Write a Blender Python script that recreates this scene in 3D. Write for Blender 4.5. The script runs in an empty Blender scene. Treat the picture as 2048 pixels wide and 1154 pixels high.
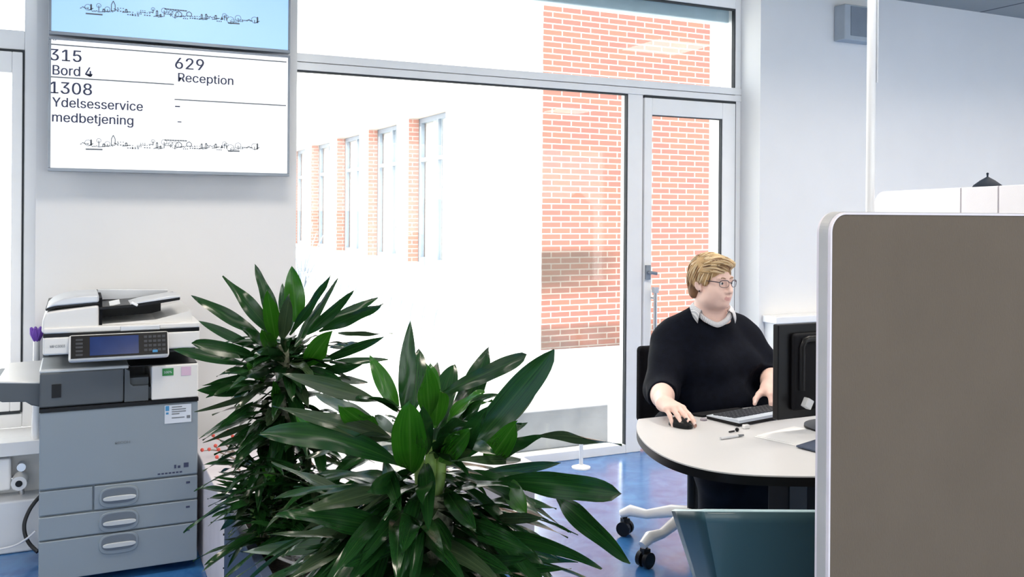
import bpy, bmesh, math, random
import numpy as np
from mathutils import Vector, Matrix
random.seed(7); np.random.seed(7)
S = bpy.context.scene; COL = S.collection
# ------------------------------------------------------------------ camera, sky, sun, exposure
W, H, FPX = 2048, 1154, 1840.0
YAW, ROLL, CAMZ, HOR = math.radians(25.4), math.radians(0.4), 1.48, 426.0
CY, SY = math.cos(YAW), math.sin(YAW)
R0 = Vector((CY, -SY, 0)); F0 = Vector((SY, CY, 0)); CAM = Vector((0, 0, CAMZ))
cr, sr = math.cos(ROLL), math.sin(ROLL)
RX = R0*cr + Vector((0, 0, 1))*sr          # camera right (rolled a little)
UX = Vector((0, 0, 1))*cr - R0*sr          # camera up
cd = bpy.data.cameras.new('camera'); cam = bpy.data.objects.new('camera', cd); COL.objects.link(cam)
cd.sensor_width = 36; cd.lens = 36*FPX/W; cd.shift_y = (HOR-H/2)/W; cd.clip_start = .05; cd.clip_end = 300
m = Matrix((RX, UX, -F0)).transposed().to_4x4(); m.translation = CAM; cam.matrix_world = m
S.camera = cam
S.view_settings.view_transform = 'Standard'; S.view_settings.look = 'None'
S.view_settings.exposure = 0.0; S.view_settings.gamma = 1.0; S.view_settings.use_curve_mapping = False
wd = bpy.data.worlds.new('sky'); S.world = wd; wd.use_nodes = True
bg = wd.node_tree.nodes['Background']; bg.inputs[0].default_value = (.97, .985, 1, 1); bg.inputs[1].default_value = 3.6
sl = bpy.data.lights.new('sun', 'SUN'); so = bpy.data.objects.new('sun', sl); COL.objects.link(so)
sl.energy = 14; sl.angle = .01; sl.color = (1, .96, .9)
so.rotation_euler = Vector((-.82, .07, .57)).to_track_quat('Z', 'Y').to_euler()

def ray(px, py):                            # direction with unit depth along the view axis
    return F0 + RX*((px-W/2)/FPX) + UX*(-(py-HOR)/FPX)
def at_f(px, py, f): return CAM + ray(px, py)*f
def at_z(px, py, z): d = ray(px, py); return CAM + d*((z-CAMZ)/d.z)
def at_y(px, py, y): d = ray(px, py); return CAM + d*(y/d.y)
def at_x(px, py, x): d = ray(px, py); return CAM + d*(x/d.x)

# ------------------------------------------------------------------ materials
def mat(name, col, rough=.5, metal=0, var=.06, scale=8, bump=0, bscale=60, coat=0, spec=.5, emit=None, es=1):
    m = bpy.data.materials.new(name); m.use_nodes = True; nt = m.node_tree; b = nt.nodes['Principled BSDF']
    b.inputs['Roughness'].default_value = rough; b.inputs['Metallic'].default_value = metal
    b.inputs['Coat Weight'].default_value = coat; b.inputs['Specular IOR Level'].default_value = spec
    tc = nt.nodes.new('ShaderNodeTexCoord')
    n = nt.nodes.new('ShaderNodeTexNoise'); n.inputs['Scale'].default_value = scale; n.inputs['Detail'].default_value = 4
    nt.links.new(tc.outputs['Object'], n.inputs['Vector'])
    r = nt.nodes.new('ShaderNodeValToRGB'); r.color_ramp.elements[0].position = .3; r.color_ramp.elements[1].position = .7
    r.color_ramp.elements[0].color = (*[c*(1-var) for c in col], 1); r.color_ramp.elements[1].color = (*[min(1, c*(1+var)) for c in col], 1)
    nt.links.new(n.outputs['Fac'], r.inputs[0]); nt.links.new(r.outputs[0], b.inputs['Base Color'])
    if bump:
        n2 = nt.nodes.new('ShaderNodeTexNoise'); n2.inputs['Scale'].default_value = bscale
        nt.links.new(tc.outputs['Object'], n2.inputs['Vector'])
        bp = nt.nodes.new('ShaderNodeBump'); bp.inputs['Strength'].default_value = bump; bp.inputs['Distance'].default_value = .01
        nt.links.new(n2.outputs['Fac'], bp.inputs['Height']); nt.links.new(bp.outputs[0], b.inputs['Normal'])
    if emit:
        b.inputs['Emission Color'].default_value = (*emit, 1); b.inputs['Emission Strength'].default_value = es
    return m
M = {}
M['wall'] = mat('wall_paint', (.82, .82, .82), .85, var=.015, scale=3)
M['white_frame'] = mat('white_lacquer', (.90, .90, .90), .4, var=.015)
M['gasket'] = mat('black_rubber', (.03, .035, .04), .7)
M['ceiling'] = mat('ceiling_tile', (.55, .57, .6), .9)
M['ledge'] = mat('white_ledge', (.72, .75, .79), .5, var=.02)
M['chrome'] = mat('brushed_steel', (.62, .63, .65), .25, 1)
M['silver'] = mat('silver_grey', (.62, .64, .67), .35, .3); M['trim'] = mat('grey_edge_trim', (.42, .42, .42), .5)
M['pole'] = mat('white_gloss', (.88, .88, .88), .2, coat=.5, var=.01)
M['pc_light'] = mat('copier_light_grey', (.33, .37, .40), .45, var=.02)
M['pc_cab'] = mat('copier_cabinet_grey', (.235, .285, .33), .45, var=.03, scale=2)
M['pc_white'] = mat('copier_white', (.74, .74, .73), .4, var=.015)
M['pc_dark'] = mat('copier_dark_grey', (.075, .09, .105), .5, var=.04)
M['black'] = mat('black_plastic', (.006, .0065, .008), .35, spec=.25)
M['blackmat'] = mat('black_matte', (.005, .0055, .008), .75, spec=.2)
M['handle'] = mat('handle_grey', (.5, .54, .57), .35)
M['cup_shade'] = mat('handle_recess_shade', (.13, .16, .20), .5)
M['blue_lcd'] = mat('blue_screen', (.006, .016, .06), .15, emit=(.004, .014, .075), es=1.0, var=.2, scale=20)
M['key'] = mat('dark_keys', (.045, .05, .06), .5, spec=.3)
M['green_st'] = mat('green_sticker', (.03, .22, .06), .5)
M['pink_st'] = mat('pink_sticker', (.62, .45, .58), .5)
M['label'] = mat('label_paper', (.62, .68, .76), .6)
M['ink'] = mat('dark_ink', (.035, .045, .10), .6)
M['inkg'] = mat('grey_ink', (.16, .18, .2), .6)
M['bluei'] = mat('blue_ink', (.05, .25, .5), .6)
M['scr_white'] = mat('lit_white_screen', (.5, .5, .5), .3, var=0, emit=(.95, .97, 1.0), es=.80)
M['scr_blue'] = mat('lit_blue_screen', (.3, .45, .6), .3, emit=(.36, .62, .92), es=.72, var=.03, scale=2)
M['bezel'] = mat('screen_bezel', (.26, .29, .33), .35, .4)
M['planter'] = mat('slate_blue_planter', (.045, .065, .115), .5, bump=.1)
M['soil'] = mat('dark_soil', (.02, .015, .012), .95, bump=.8, bscale=80, var=.5)
M['boxw'] = mat('chipped_white_paint', (.70, .66, .70), .6, var=.05, scale=12)
M['cable_w'] = mat('white_cord', (.8, .8, .82), .4)
M['bark'] = mat('mottled_bark', (.16, .17, .11), .85, var=.7, scale=60, bump=.6, bscale=60)
M['stem'] = mat('green_stem', (.14, .24, .05), .55, var=.25, scale=30)
M['twig'] = mat('dry_twig', (.28, .22, .18), .8)
M['red'] = mat('red_berry', (.75, .10, .07), .5)
M['purple'] = mat('purple_petal', (.16, .06, .42), .6)
M['desk'] = mat('white_laminate', (.66, .66, .665), .35, var=.01)
M['teal'] = mat('teal_plastic', (.036, .085, .10), .34, coat=.2, var=.04, scale=3)
M['teal_lit_edge'] = mat('teal_plastic_lit', (.36, .52, .56), .35)  # paler copy of the teal; window light painted on the shell rim
M['skin'] = mat('skin', (.90, .63, .54), .5, var=.05, scale=25)
M['lip'] = mat('lip', (.74, .40, .36), .45)
M['brow'] = mat('eyebrow', (.40, .25, .16), .7)
M['nail'] = mat('nail', (.88, .68, .62), .25)
M['eyew'] = mat('eye_white', (.75, .74, .73), .2)
M['iris'] = mat('iris_dark', (.05, .05, .06), .2)
M['sweater'] = mat('navy_knit', (.0035, .005, .011), .85, var=.25, scale=40, bump=.25, bscale=300, spec=.12)
M['trouser'] = mat('black_trousers', (.008, .008, .012), .85, spec=.2)
M['glass_frame'] = mat('spectacle_frame', (.10, .07, .08), .3)
M['book'] = mat('white_paper', (.82, .82, .82), .7)
M['lamp'] = mat('slate_shade', (.012, .02, .034), .7, spec=.2)
M['screenfab'] = mat('white_screen_fabric', (.80, .78, .81), .8, var=.02, bump=.1, bscale=400)
M['seam'] = mat('grey_seam', (.35, .32, .36), .7)
M['speaker'] = mat('speaker_grey', (.42, .47, .52), .6)
M['grille'] = mat('speaker_grille', (.24, .28, .33), .8, bump=.4, bscale=400)
M['blind'] = mat('blind_cassette', (.45, .56, .62), .5)
M['dark_chair'] = mat('black_chair_fabric', (.005, .005, .007), .9, spec=.15, bump=.2, bscale=300)
M['pave'] = mat('pale_paving', (.62, .61, .58), .9, var=.05, scale=1.5)
M['render'] = mat('pale_render', (.82, .81, .79), .9, var=.03, scale=1)
M['concrete'] = mat('grey_concrete', (.30, .30, .31), .9, var=.08)
M['lampglow'] = mat('lamp_diffuser', (.9, .9, .9), .5, emit=(1, .97, .92), es=6)
M['winframe'] = mat('blue_grey_window_frame', (.25, .29, .35), .5)
M['rail'] = mat('galvanised', (.5, .52, .55), .5, .3)
M['cord_b'] = mat('black_cord', (.015, .017, .02), .5)

def floor_mat():
    m = mat('blue_linoleum', (.045, .15, .42), .24, var=.0); nt = m.node_tree; b = nt.nodes['Principled BSDF']
    n = [x for x in nt.nodes if x.type == 'TEX_NOISE'][0]; n.inputs['Scale'].default_value = 6; n.inputs['Detail'].default_value = 9; n.inputs['Distortion'].default_value = 1.5
    r = [x for x in nt.nodes if x.type == 'VALTORGB'][0]
    r.color_ramp.elements[0].color = (.025, .12, .36, 1); r.color_ramp.elements[1].color = (.06, .23, .54, 1)
    b.inputs['Coat Weight'].default_value = .35; b.inputs['Coat Roughness'].default_value = .12
    b.inputs['Specular IOR Level'].default_value = .7
    return m
M['floor'] = floor_mat()

def brick_mat(name, weather):
    m = bpy.data.materials.new(name); m.use_nodes = True; nt = m.node_tree; b = nt.nodes['Principled BSDF']; L = nt.links.new
    b.inputs['Roughness'].default_value = .9
    g = nt.nodes.new('ShaderNodeNewGeometry'); sp = nt.nodes.new('ShaderNodeSeparateXYZ'); L(g.outputs['Position'], sp.inputs[0])
    ad = nt.nodes.new('ShaderNodeMath'); L(sp.outputs[0], ad.inputs[0]); L(sp.outputs[1], ad.inputs[1])
    cb = nt.nodes.new('ShaderNodeCombineXYZ'); L(ad.outputs[0], cb.inputs[0]); L(sp.outputs[2], cb.inputs[1])
    br = nt.nodes.new('ShaderNodeTexBrick'); L(cb.outputs[0], br.inputs['Vector'])
    br.inputs['Scale'].default_value = 1; br.inputs['Brick Width'].default_value = .24; br.inputs['Row Height'].default_value = .066
    br.inputs['Mortar Size'].default_value = .008; br.inputs['Mortar Smooth'].default_value = .2; br.inputs['Bias'].default_value = -.1
    br.inputs['Color1'].default_value = (.47, .18, .13, 1); br.inputs['Color2'].default_value = (.36, .155, .13, 1)
    br.inputs['Mortar'].default_value = (.62, .53, .47, 1)
    out = br.outputs['Color']
    if weather:
        nz = nt.nodes.new('ShaderNodeTexNoise'); nz.inputs['Scale'].default_value = .9; nz.inputs['Detail'].default_value = 5
        st = nt.nodes.new('ShaderNodeMapping'); st.inputs['Scale'].default_value = (.8, .8, 3.5); L(g.outputs['Position'], st.inputs[0]); L(st.outputs[0], nz.inputs['Vector'])
        bands = []
        for (z0, z1, x1, dens) in ((.55, 1.08, 5.9, .75), (-.2, .24, 9.0, .85)):      # sooty band under the former canopy, damp foot of the wall
            mr = nt.nodes.new('ShaderNodeMapRange'); mr.interpolation_type = 'SMOOTHSTEP'; L(sp.outputs[2], mr.inputs[0]); mr.inputs[1].default_value = z0-.12; mr.inputs[2].default_value = z0+.12
            mr2 = nt.nodes.new('ShaderNodeMapRange'); mr2.interpolation_type = 'SMOOTHSTEP'; L(sp.outputs[2], mr2.inputs[0]); mr2.inputs[1].default_value = z1-.06; mr2.inputs[2].default_value = z1+.06; mr2.inputs[3].default_value = 1; mr2.inputs[4].default_value = 0
            mr3 = nt.nodes.new('ShaderNodeMapRange'); mr3.interpolation_type = 'SMOOTHSTEP'; L(sp.outputs[0], mr3.inputs[0]); mr3.inputs[1].default_value = x1-.8; mr3.inputs[2].default_value = x1+.2; mr3.inputs[3].default_value = dens; mr3.inputs[4].default_value = 0
            a = nt.nodes.new('ShaderNodeMath'); a.operation = 'MULTIPLY'; L(mr.outputs[0], a.inputs[0]); L(mr2.outputs[0], a.inputs[1])
            c = nt.nodes.new('ShaderNodeMath'); c.operation = 'MULTIPLY'; L(a.outputs[0], c.inputs[0]); L(mr3.outputs[0], c.inputs[1]); bands.append(c)
        s = nt.nodes.new('ShaderNodeMath'); s.operation = 'MAXIMUM'; L(bands[0].outputs[0], s.inputs[0]); L(bands[1].outputs[0], s.inputs[1])
        t = nt.nodes.new('ShaderNodeMath'); t.operation = 'MULTIPLY'; L(s.outputs[0], t.inputs[0])
        mr = nt.nodes.new('ShaderNodeMapRange'); L(nz.outputs['Fac'], mr.inputs[0]); mr.inputs[1].default_value = .3; mr.inputs[2].default_value = .6; mr.inputs[3].default_value = .35; mr.inputs[4].default_value = 1
        L(mr.outputs[0], t.inputs[1])
        mx = nt.nodes.new('ShaderNodeMix'); mx.data_type = 'RGBA'; L(t.outputs[0], mx.inputs[0]); L(out, mx.inputs[6]); mx.inputs[7].default_value = (.075, .07, .055, 1)
        out = mx.outputs[2]
    L(out, b.inputs['Base Color']); return m
M['brick'] = brick_mat('red_brick', True); M['brick_glare'] = brick_mat('red_brick_glare', False)
for n_ in M['brick_glare'].node_tree.nodes:
    if n_.type == 'TEX_BRICK': n_.inputs['Color1'].default_value = (.46, .22, .17, 1); n_.inputs['Color2'].default_value = (.40, .19, .15, 1); n_.inputs['Mortar'].default_value = (.5, .42, .38, 1)  # paler copy of the brick; glare over the reveals put into the colour

def ceil_mat():
    m = M['ceiling']; nt = m.node_tree; L = nt.links.new; b = nt.nodes['Principled BSDF']
    tc = nt.nodes.new('ShaderNodeTexCoord'); br = nt.nodes.new('ShaderNodeTexBrick'); L(tc.outputs['Object'], br.inputs['Vector'])
    br.offset = 0; br.inputs['Scale'].default_value = 1; br.inputs['Brick Width'].default_value = 1.2; br.inputs['Row Height'].default_value = .6
    br.inputs['Mortar Size'].default_value = .012; br.inputs['Color1'].default_value = (.36, .37, .36, 1); br.inputs['Color2'].default_value = (.34, .355, .35, 1); br.inputs['Mortar'].default_value = (.08, .09, .1, 1)
    L(br.outputs['Color'], b.inputs['Base Color'])
ceil_mat()

def glass_mat(name, tint, refl=1.0):
    m = bpy.data.materials.new(name); m.use_nodes = True; nt = m.node_tree; nt.nodes.clear(); L = nt.links.new
    o = nt.nodes.new('ShaderNodeOutputMaterial'); t = nt.nodes.new('ShaderNodeBsdfTransparent'); t.inputs[0].default_value = (*tint, 1)
    g = nt.nodes.new('ShaderNodeBsdfGlossy'); g.inputs['Roughness'].default_value = .0
    f = nt.nodes.new('ShaderNodeFresnel'); gm_ = nt.nodes.new('ShaderNodeNewGeometry'); ml = nt.nodes.new('ShaderNodeMapRange'); ml.inputs[3].default_value = 1.45; ml.inputs[4].default_value = 1/1.45; L(gm_.outputs['Backfacing'], ml.inputs[0]); L(ml.outputs[0], f.inputs[0])
    mu = nt.nodes.new('ShaderNodeMath'); mu.operation = 'MULTIPLY'; mu.inputs[1].default_value = refl; L(f.outputs[0], mu.inputs[0])
    x = nt.nodes.new('ShaderNodeMixShader'); L(mu.outputs[0], x.inputs[0]); L(t.outputs[0], x.inputs[1]); L(g.outputs[0], x.inputs[2]); L(x.outputs[0], o.inputs[0])
    return m
M['glass'] = glass_mat('window_glass', (.96, .98, .98)); M['lens'] = glass_mat('spectacle_lens', (.97, .97, .97), .8)

def fabric_mat():
    m = mat('beige_panel_fabric', (.128, .104, .080), .9, var=.05, scale=4); nt = m.node_tree; L = nt.links.new; b = nt.nodes['Principled BSDF']
    tc = nt.nodes.new('ShaderNodeTexCoord'); ck = nt.nodes.new('ShaderNodeTexNoise'); ck.inputs['Scale'].default_value = 350
    mp = nt.nodes.new('ShaderNodeMapping'); mp.inputs['Scale'].default_value = (1, 1, .35); L(tc.outputs['Object'], mp.inputs[0]); L(mp.outputs[0], ck.inputs['Vector'])
    bp = nt.nodes.new('ShaderNodeBump'); bp.inputs['Strength'].default_value = .35; bp.inputs['Distance'].default_value = .003; L(ck.outputs['Fac'], bp.inputs['Height']); L(bp.outputs[0], b.inputs['Normal'])
    b.inputs['Sheen Weight'].default_value = .0; b.inputs['Specular IOR Level'].default_value = .15
    return m
M['beige'] = fabric_mat()

def leaf_mat(name, c0, c1, stripe):
    m = bpy.data.materials.new(name); m.use_nodes = True; nt = m.node_tree; L = nt.links.new; b = nt.nodes['Principled BSDF']
    uv = nt.nodes.new('ShaderNodeUVMap'); sp = nt.nodes.new('ShaderNodeSeparateXYZ'); L(uv.outputs[0], sp.inputs[0])
    mp = nt.nodes.new('ShaderNodeMapping'); mp.inputs['Scale'].default_value = (9, .8, 1); L(uv.outputs[0], mp.inputs[0])
    n = nt.nodes.new('ShaderNodeTexNoise'); n.inputs['Scale'].default_value = 2.2; n.inputs['Detail'].default_value = 3; L(mp.outputs[0], n.inputs['Vector'])
    r = nt.nodes.new('ShaderNodeValToRGB'); r.color_ramp.elements[0].color = (*c0, 1); r.color_ramp.elements[1].color = (*c1, 1); r.color_ramp.elements[0].position = .35; r.color_ramp.elements[1].position = .7
    L(n.outputs['Fac'], r.inputs[0])
    a = nt.nodes.new('ShaderNodeMath'); a.operation = 'SUBTRACT'; L(sp.outputs[0], a.inputs[0]); a.inputs[1].default_value = .5
    ab = nt.nodes.new('ShaderNodeMath'); ab.operation = 'ABSOLUTE'; L(a.outputs[0], ab.inputs[0])
    fr = nt.nodes.new('ShaderNodeMapRange'); L(ab.outputs[0], fr.inputs[0]); fr.inputs[1].default_value = .0; fr.inputs[2].default_value = .05; fr.inputs[3].default_value = .6; fr.inputs[4].default_value = 0
    mx = nt.nodes.new('ShaderNodeMix'); mx.data_type = 'RGBA'; L(fr.outputs[0], mx.inputs[0]); L(r.outputs[0], mx.inputs[6]); mx.inputs[7].default_value = (*stripe, 1)
    L(mx.outputs[2], b.inputs['Base Color']); b.inputs['Roughness'].default_value = .22; b.inputs['Specular IOR Level'].default_value = .55
    tr = nt.nodes.new('ShaderNodeBsdfTranslucent'); L(mx.outputs[2], tr.inputs[0])
    ms = nt.nodes.new('ShaderNodeMixShader'); ms.inputs[0].default_value = .22; L(b.outputs[0], ms.inputs[1]); L(tr.outputs[0], ms.inputs[2])
    L(ms.outputs[0], nt.nodes['Material Output'].inputs[0]); return m
M['leaf'] = leaf_mat('dracaena_leaf', (.006, .032, .009), (.014, .068, .012), (.03, .09, .02))
M['leafb'] = leaf_mat('young_dracaena_leaf', (.018, .105, .006), (.035, .16, .010), (.07, .20, .03))
M['leafg'] = leaf_mat('grey_green_leaf', (.028, .052, .026), (.05, .082, .038), (.09, .13, .06))

# ------------------------------------------------------------------ mesh helpers
class MB:
    def __init__(s): s.v = []; s.f = []; s.mi = []; s.uv = {}
    def add(s, vs, fs, mi=0):
        o = len(s.v); s.v += [Vector(v) for v in vs]
        for f in fs: s.f.append([o+i for i in f]); s.mi.append(mi)
        return s
    def box(s, a, b, mi=0, rot=None, pivot=None):
        x0, y0, z0 = [min(a[i], b[i]) for i in range(3)]; x1, y1, z1 = [max(a[i], b[i]) for i in range(3)]
        vs = [Vector(p) for p in ((x0,y0,z0),(x1,y0,z0),(x1,y1,z0),(x0,y1,z0),(x0,y0,z1),(x1,y0,z1),(x1,y1,z1),(x0,y1,z1))]
        if rot is not None:
            pv = Vector(pivot) if pivot is not None else sum(vs, Vector())/8
            vs = [pv + rot @ (v-pv) for v in vs]
        return s.add(vs, [(0,3,2,1),(4,5,6,7),(0,1,5,4),(1,2,6,5),(2,3,7,6),(3,0,4,7)], mi)
    def tube(s, pts, rad, n=10, mi=0, cap=True):
        pts = [Vector(p) for p in pts]; rads = rad if isinstance(rad, (list, tuple)) else [rad]*len(pts)
        up = None; rings = []; vs = []
        for i, p in enumerate(pts):
            t = (pts[min(i+1, len(pts)-1)] - pts[max(i-1, 0)]).normalized()
            if up is None: up = t.orthogonal().normalized()
            up = (up - t*up.dot(t)).normalized() if (up - t*up.dot(t)).length > 1e-6 else t.orthogonal().normalized()
            b = t.cross(up)
            rings.append(range(len(vs), len(vs)+n))
            for k in range(n):
                a = 2*math.pi*k/n; vs.append(p + (up*math.cos(a) + b*math.sin(a))*rads[i])
        fs = []
        for i in range(len(pts)-1):
            for k in range(n): fs.append((rings[i][k], rings[i][(k+1) % n], rings[i+1][(k+1) % n], rings[i+1][k]))
        if cap: fs.append(tuple(reversed(rings[0]))); fs.append(tuple(rings[-1]))
        return s.add(vs, fs, mi)
    def lathe(s, prof, c=(0,0,0), n=24, mi=0, axis=None):   # prof: (r, z) list
        c = Vector(c); vs = []; fs = []
        ax = Vector(axis).normalized() if axis else Vector((0,0,1)); u = ax.orthogonal().normalized(); w = ax.cross(u)
        for (r, z) in prof:
            for k in range(n):
                a = 2*math.pi*k/n; vs.append(c + (u*math.cos(a)+w*math.sin(a))*r + ax*z)
        for i in range(len(prof)-1):
            for k in range(n): fs.append((i*n+k, i*n+(k+1) % n, (i+1)*n+(k+1) % n, (i+1)*n+k))
        fs.append(tuple(reversed(range(n)))); fs.append(tuple(range((len(prof)-1)*n, len(prof)*n)))
        return s.add(vs, fs, mi)
    def prism(s, pts, vec, mi=0):            # planar polygon (3-D points) extruded along vec
        n = len(pts); vec = Vector(vec); P = [Vector(p) for p in pts]
        return s.add(P + [p+vec for p in P], [tuple(reversed(range(n))), tuple(range(n, 2*n))] + [(i, (i+1) % n, n+(i+1) % n, n+i) for i in range(n)], mi)
    def sphere(s, c, r, n=12, m=8, mi=0, sc=(1,1,1)):
        prof = [(max(1e-5, math.sin(math.pi*i/m)), -math.cos(math.pi*i/m)) for i in range(m+1)]
        vs = []; fs = []; c = Vector(c)
        for (q, z) in prof:
            for k in range(n):
                a = 2*math.pi*k/n; vs.append(c + Vector((q*math.cos(a)*r*sc[0], q*math.sin(a)*r*sc[1], z*r*sc[2])))
        for i in range(m):
            for k in range(n): fs.append((i*n+k, i*n+(k+1) % n, (i+1)*n+(k+1) % n, (i+1)*n+k))
        return s.add(vs, fs, mi)
    def build(s, name, mats, parent=None, bevel=0, smooth=False, local=False, seg=2):
        me = bpy.data.meshes.new(name); off = Vector()
        if parent is not None and not local:
            q = parent
            while q is not None: off += Vector(q.location); q = q.parent
        me.from_pydata([v-off for v in s.v], [], s.f); me.update()
        for mm in (mats if isinstance(mats, (list, tuple)) else [mats]): me.materials.append(mm)
        if any(s.mi): me.polygons.foreach_set('material_index', s.mi)
        bm = bmesh.new(); bm.from_mesh(me); bmesh.ops.recalc_face_normals(bm, faces=bm.faces); bm.to_mesh(me); bm.free()
        o = bpy.data.objects.new(name, me); COL.objects.link(o)
        if parent is not None: o.parent = parent
        if bevel:
            b = o.modifiers.new('bevel', 'BEVEL'); b.width = bevel; b.segments = seg; b.limit_method = 'ANGLE'; b.angle_limit = math.radians(40); b.harden_normals = True
            smooth = True
        if smooth:
            me.polygons.foreach_set('use_smooth', [True]*len(me.polygons))
            try: me.set_sharp_from_angle(angle=math.radians(42))
            except Exception: pass
        return o
def tag(o, label, cat, group=None, kind=None):
    o['label'] = label; o['category'] = cat
    if group: o['group'] = group
    if kind: o['kind'] = kind
    return o
def empty(name, loc, label, cat, group=None, rz=0):
    o = bpy.data.objects.new(name, None); COL.objects.link(o); o.location = loc; o.rotation_euler = (0, 0, rz); o.empty_display_size = .1
    return tag(o, label, cat, group)
def struct(o): o['kind'] = 'structure'; return o
def sgroup(name, loc):
    o = bpy.data.objects.new(name, None); COL.objects.link(o); o.location = loc; o['kind'] = 'structure'; return o
def boxo(name, a, b, m, parent=None, bevel=0, **k): return MB().box(a, b).build(name, m, parent, bevel, **k)
try: FONT = bpy.data.fonts.load(bpy.utils.system_resource('DATAFILES', path='fonts') + '/Inter.woff2')
except Exception: FONT = None
def lettering(items, name, m, parent, origin, xd=(1,0,0), up=(0,0,1), depth=.0006):
    """items: (text, x, y, cap height, width factor); flat letters laid on a face, one mesh"""
    mb = MB(); xd = Vector(xd); up = Vector(up); nd = xd.cross(up); origin = Vector(origin)
    def glyphs(t, sz):
        cu = bpy.data.curves.new('t', 'FONT'); cu.body = t; cu.font = FONT or cu.font; cu.size = sz; cu.resolution_u = 4
        to = bpy.data.objects.new('t', cu); COL.objects.link(to); me = bpy.data.meshes.new_from_object(to)
        r = [v.co.copy() for v in me.vertices], [tuple(p.vertices) for p in me.polygons]
        bpy.data.objects.remove(to); bpy.data.curves.remove(cu); bpy.data.meshes.remove(me); return r
    ch = max(v.y for v in glyphs('H', 1)[0])
    for (t, x, y, h, wd) in items:               # wd: width in metres (None keeps the natural width)
        vs, fs = glyphs(t, h/ch); x0 = min(v.x for v in vs); nw = max(v.x for v in vs)-x0; k = wd/nw if wd else 1
        for dx_, dd in ((0, 0), (.022*h, .0002), (.044*h, .0004)): mb.add([origin + xd*(x+(v.x-x0)*k+dx_) + up*(y+v.y) + nd*(depth+dd) for v in vs], fs)
    me = bpy.data.meshes.new(name); off = Vector(); q = parent
    while q is not None: off += Vector(q.location); q = q.parent
    me.from_pydata([v-off for v in mb.v], [], mb.f); me.materials.append(m)
    o = bpy.data.objects.new(name, me); COL.objects.link(o); o.parent = parent; return o

def spline(P, k=6):
    o = []
    for i in range(len(P)-1):
        a, b, c, d = [Vector(P[min(max(j, 0), len(P)-1)]) for j in (i-1, i, i+1, i+2)]
        for t in [q/k for q in range(k)]: o.append(.5*((2*b)+(c-a)*t+(2*a-5*b+4*c-d)*t*t+(3*b-a-3*c+d)*t**3))
    return [tuple(p) for p in o]
# ------------------------------------------------------------------ the room
YI, YW, XR, XL, XP0, XP1, ZC, ZT = 4.64, 4.83, 3.957, -1.6, -.16, 1.003, 2.98, 2.90
struct(boxo('floor', (-3, -3, -.1), (8.5, YW+.12, 0), M['floor']))
wb = MB(); wb.box((XP0, YI, 0), (XP1, YI+.4, ZC)); wb.box((XR, YI, 0), (8.5, YI+.4, ZC))
wb.box((XL, YI, 0), (XP0, YI+.4, .455)); wb.box((-3, YI, 0), (XL, YI+.4, ZC))
wb.box((XL, YI, ZT), (XP0, YI+.4, ZC)); wb.box((XP1, YI, ZT), (XR, YI+.4, ZC))
struct(wb.build('wall_back', M['wall']))
struct(boxo('wall_left', (-3.2, -3, 0), (-3, YI+.4, ZC), M['wall']))
struct(boxo('wall_right', (8.5, -3, 0), (8.7, YI+.4, ZC), M['wall']))
wf = MB(); wf.box((-3.2, -3.2, 0), (8.7, -3, .35)); wf.box((-3.2, -3.2, 2.55), (8.7, -3, ZC))
for x0, x1 in ((-3.2, -2.7), (-.3, 0), (2.4, 2.7), (5.1, 5.4), (7.8, 8.7)): wf.box((x0, -3.2, .35), (x1, -3, 2.55))
struct(wf.build('wall_front', M['wall']))
w3 = sgroup('added_window', (2.5, -3.1, .35))               # unseen windows added behind the camera for daylight on the back wall
f = MB(); p = MB()
for x0, x1 in ((-2.7, -.3), (0, 2.4), (2.7, 5.1), (5.4, 7.8)):
    f.box((x0, -3.14, .35), (x0+.06, -3.07, 2.55)); f.box((x1-.06, -3.14, .35), (x1, -3.07, 2.55)); f.box((x0+.06, -3.14, .35), (x1-.06, -3.07, .41)); f.box((x0+.06, -3.14, 2.49), (x1-.06, -3.07, 2.55)); p.box((x0+.05, -3.11, .4), (x1-.05, -3.10, 2.5))
f.build('window_frame', M['white_frame'], w3); p.build('pane', M['glass'], w3)
struct(boxo('ceiling', (-3.2, -3.2, ZC), (8.7, YI+.4, ZC+.12), M['ceiling']))

# window_1: left window above the low parapet
w1 = sgroup('window_1', (-.9, YW, .47))
f = MB(); y0, y1 = YW, YW+.08
f.box((-.217, y0, .47), (-.16, y1, ZT)); f.box((XL, y0, .47), (XL+.06, y1, ZT))
for za, zb in ((.47, .535), (2.82, ZT), (2.22, 2.31)): f.box((XL+.06, y0, za), (-.217, y1, zb))
f.build('window_frame', M['white_frame'], w1, .004)
s = MB(); s.box((-.267, y0-.012, .55), (-.224, y1-.02, 2.208)); s.box((XL+.065, y0-.012, .55), (XL+.16, y1-.02, 2.208)); s.box((XL+.16, y0-.012, .55), (-.267, y1-.02, .63)); s.box((XL+.16, y0-.012, 2.11), (-.267, y1-.02, 2.208))
s.build('sash', M['white_frame'], w1, .004)
g = MB(); g.box((-.224, y0-.004, .54), (-.2165, y0+.03, 2.219)); g.box((XL+.06, y0-.004, 2.208), (-.224, y0+.03, 2.2195)); g.box((XL+.06, y0-.004, .535), (-.224, y0+.03, .549))
g.build('gasket', M['gasket'], w1)
p = MB(); p.box((XL+.1, YW+.03, .6), (-.255, YW+.042, 2.13)); p.box((XL+.05, YW+.03, 2.3), (-.2, YW+.042, 2.83)); p.build('pane', M['glass'], w1)
struct(MB().box((XL, YI-.11, .41), (XP0+.04, YI-.001, .47)).box((XL, YI, .455), (XP0-.001, YW, .47)).build('trim_1', M['white_frame'], None, .003))   # sill board under the left window

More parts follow.
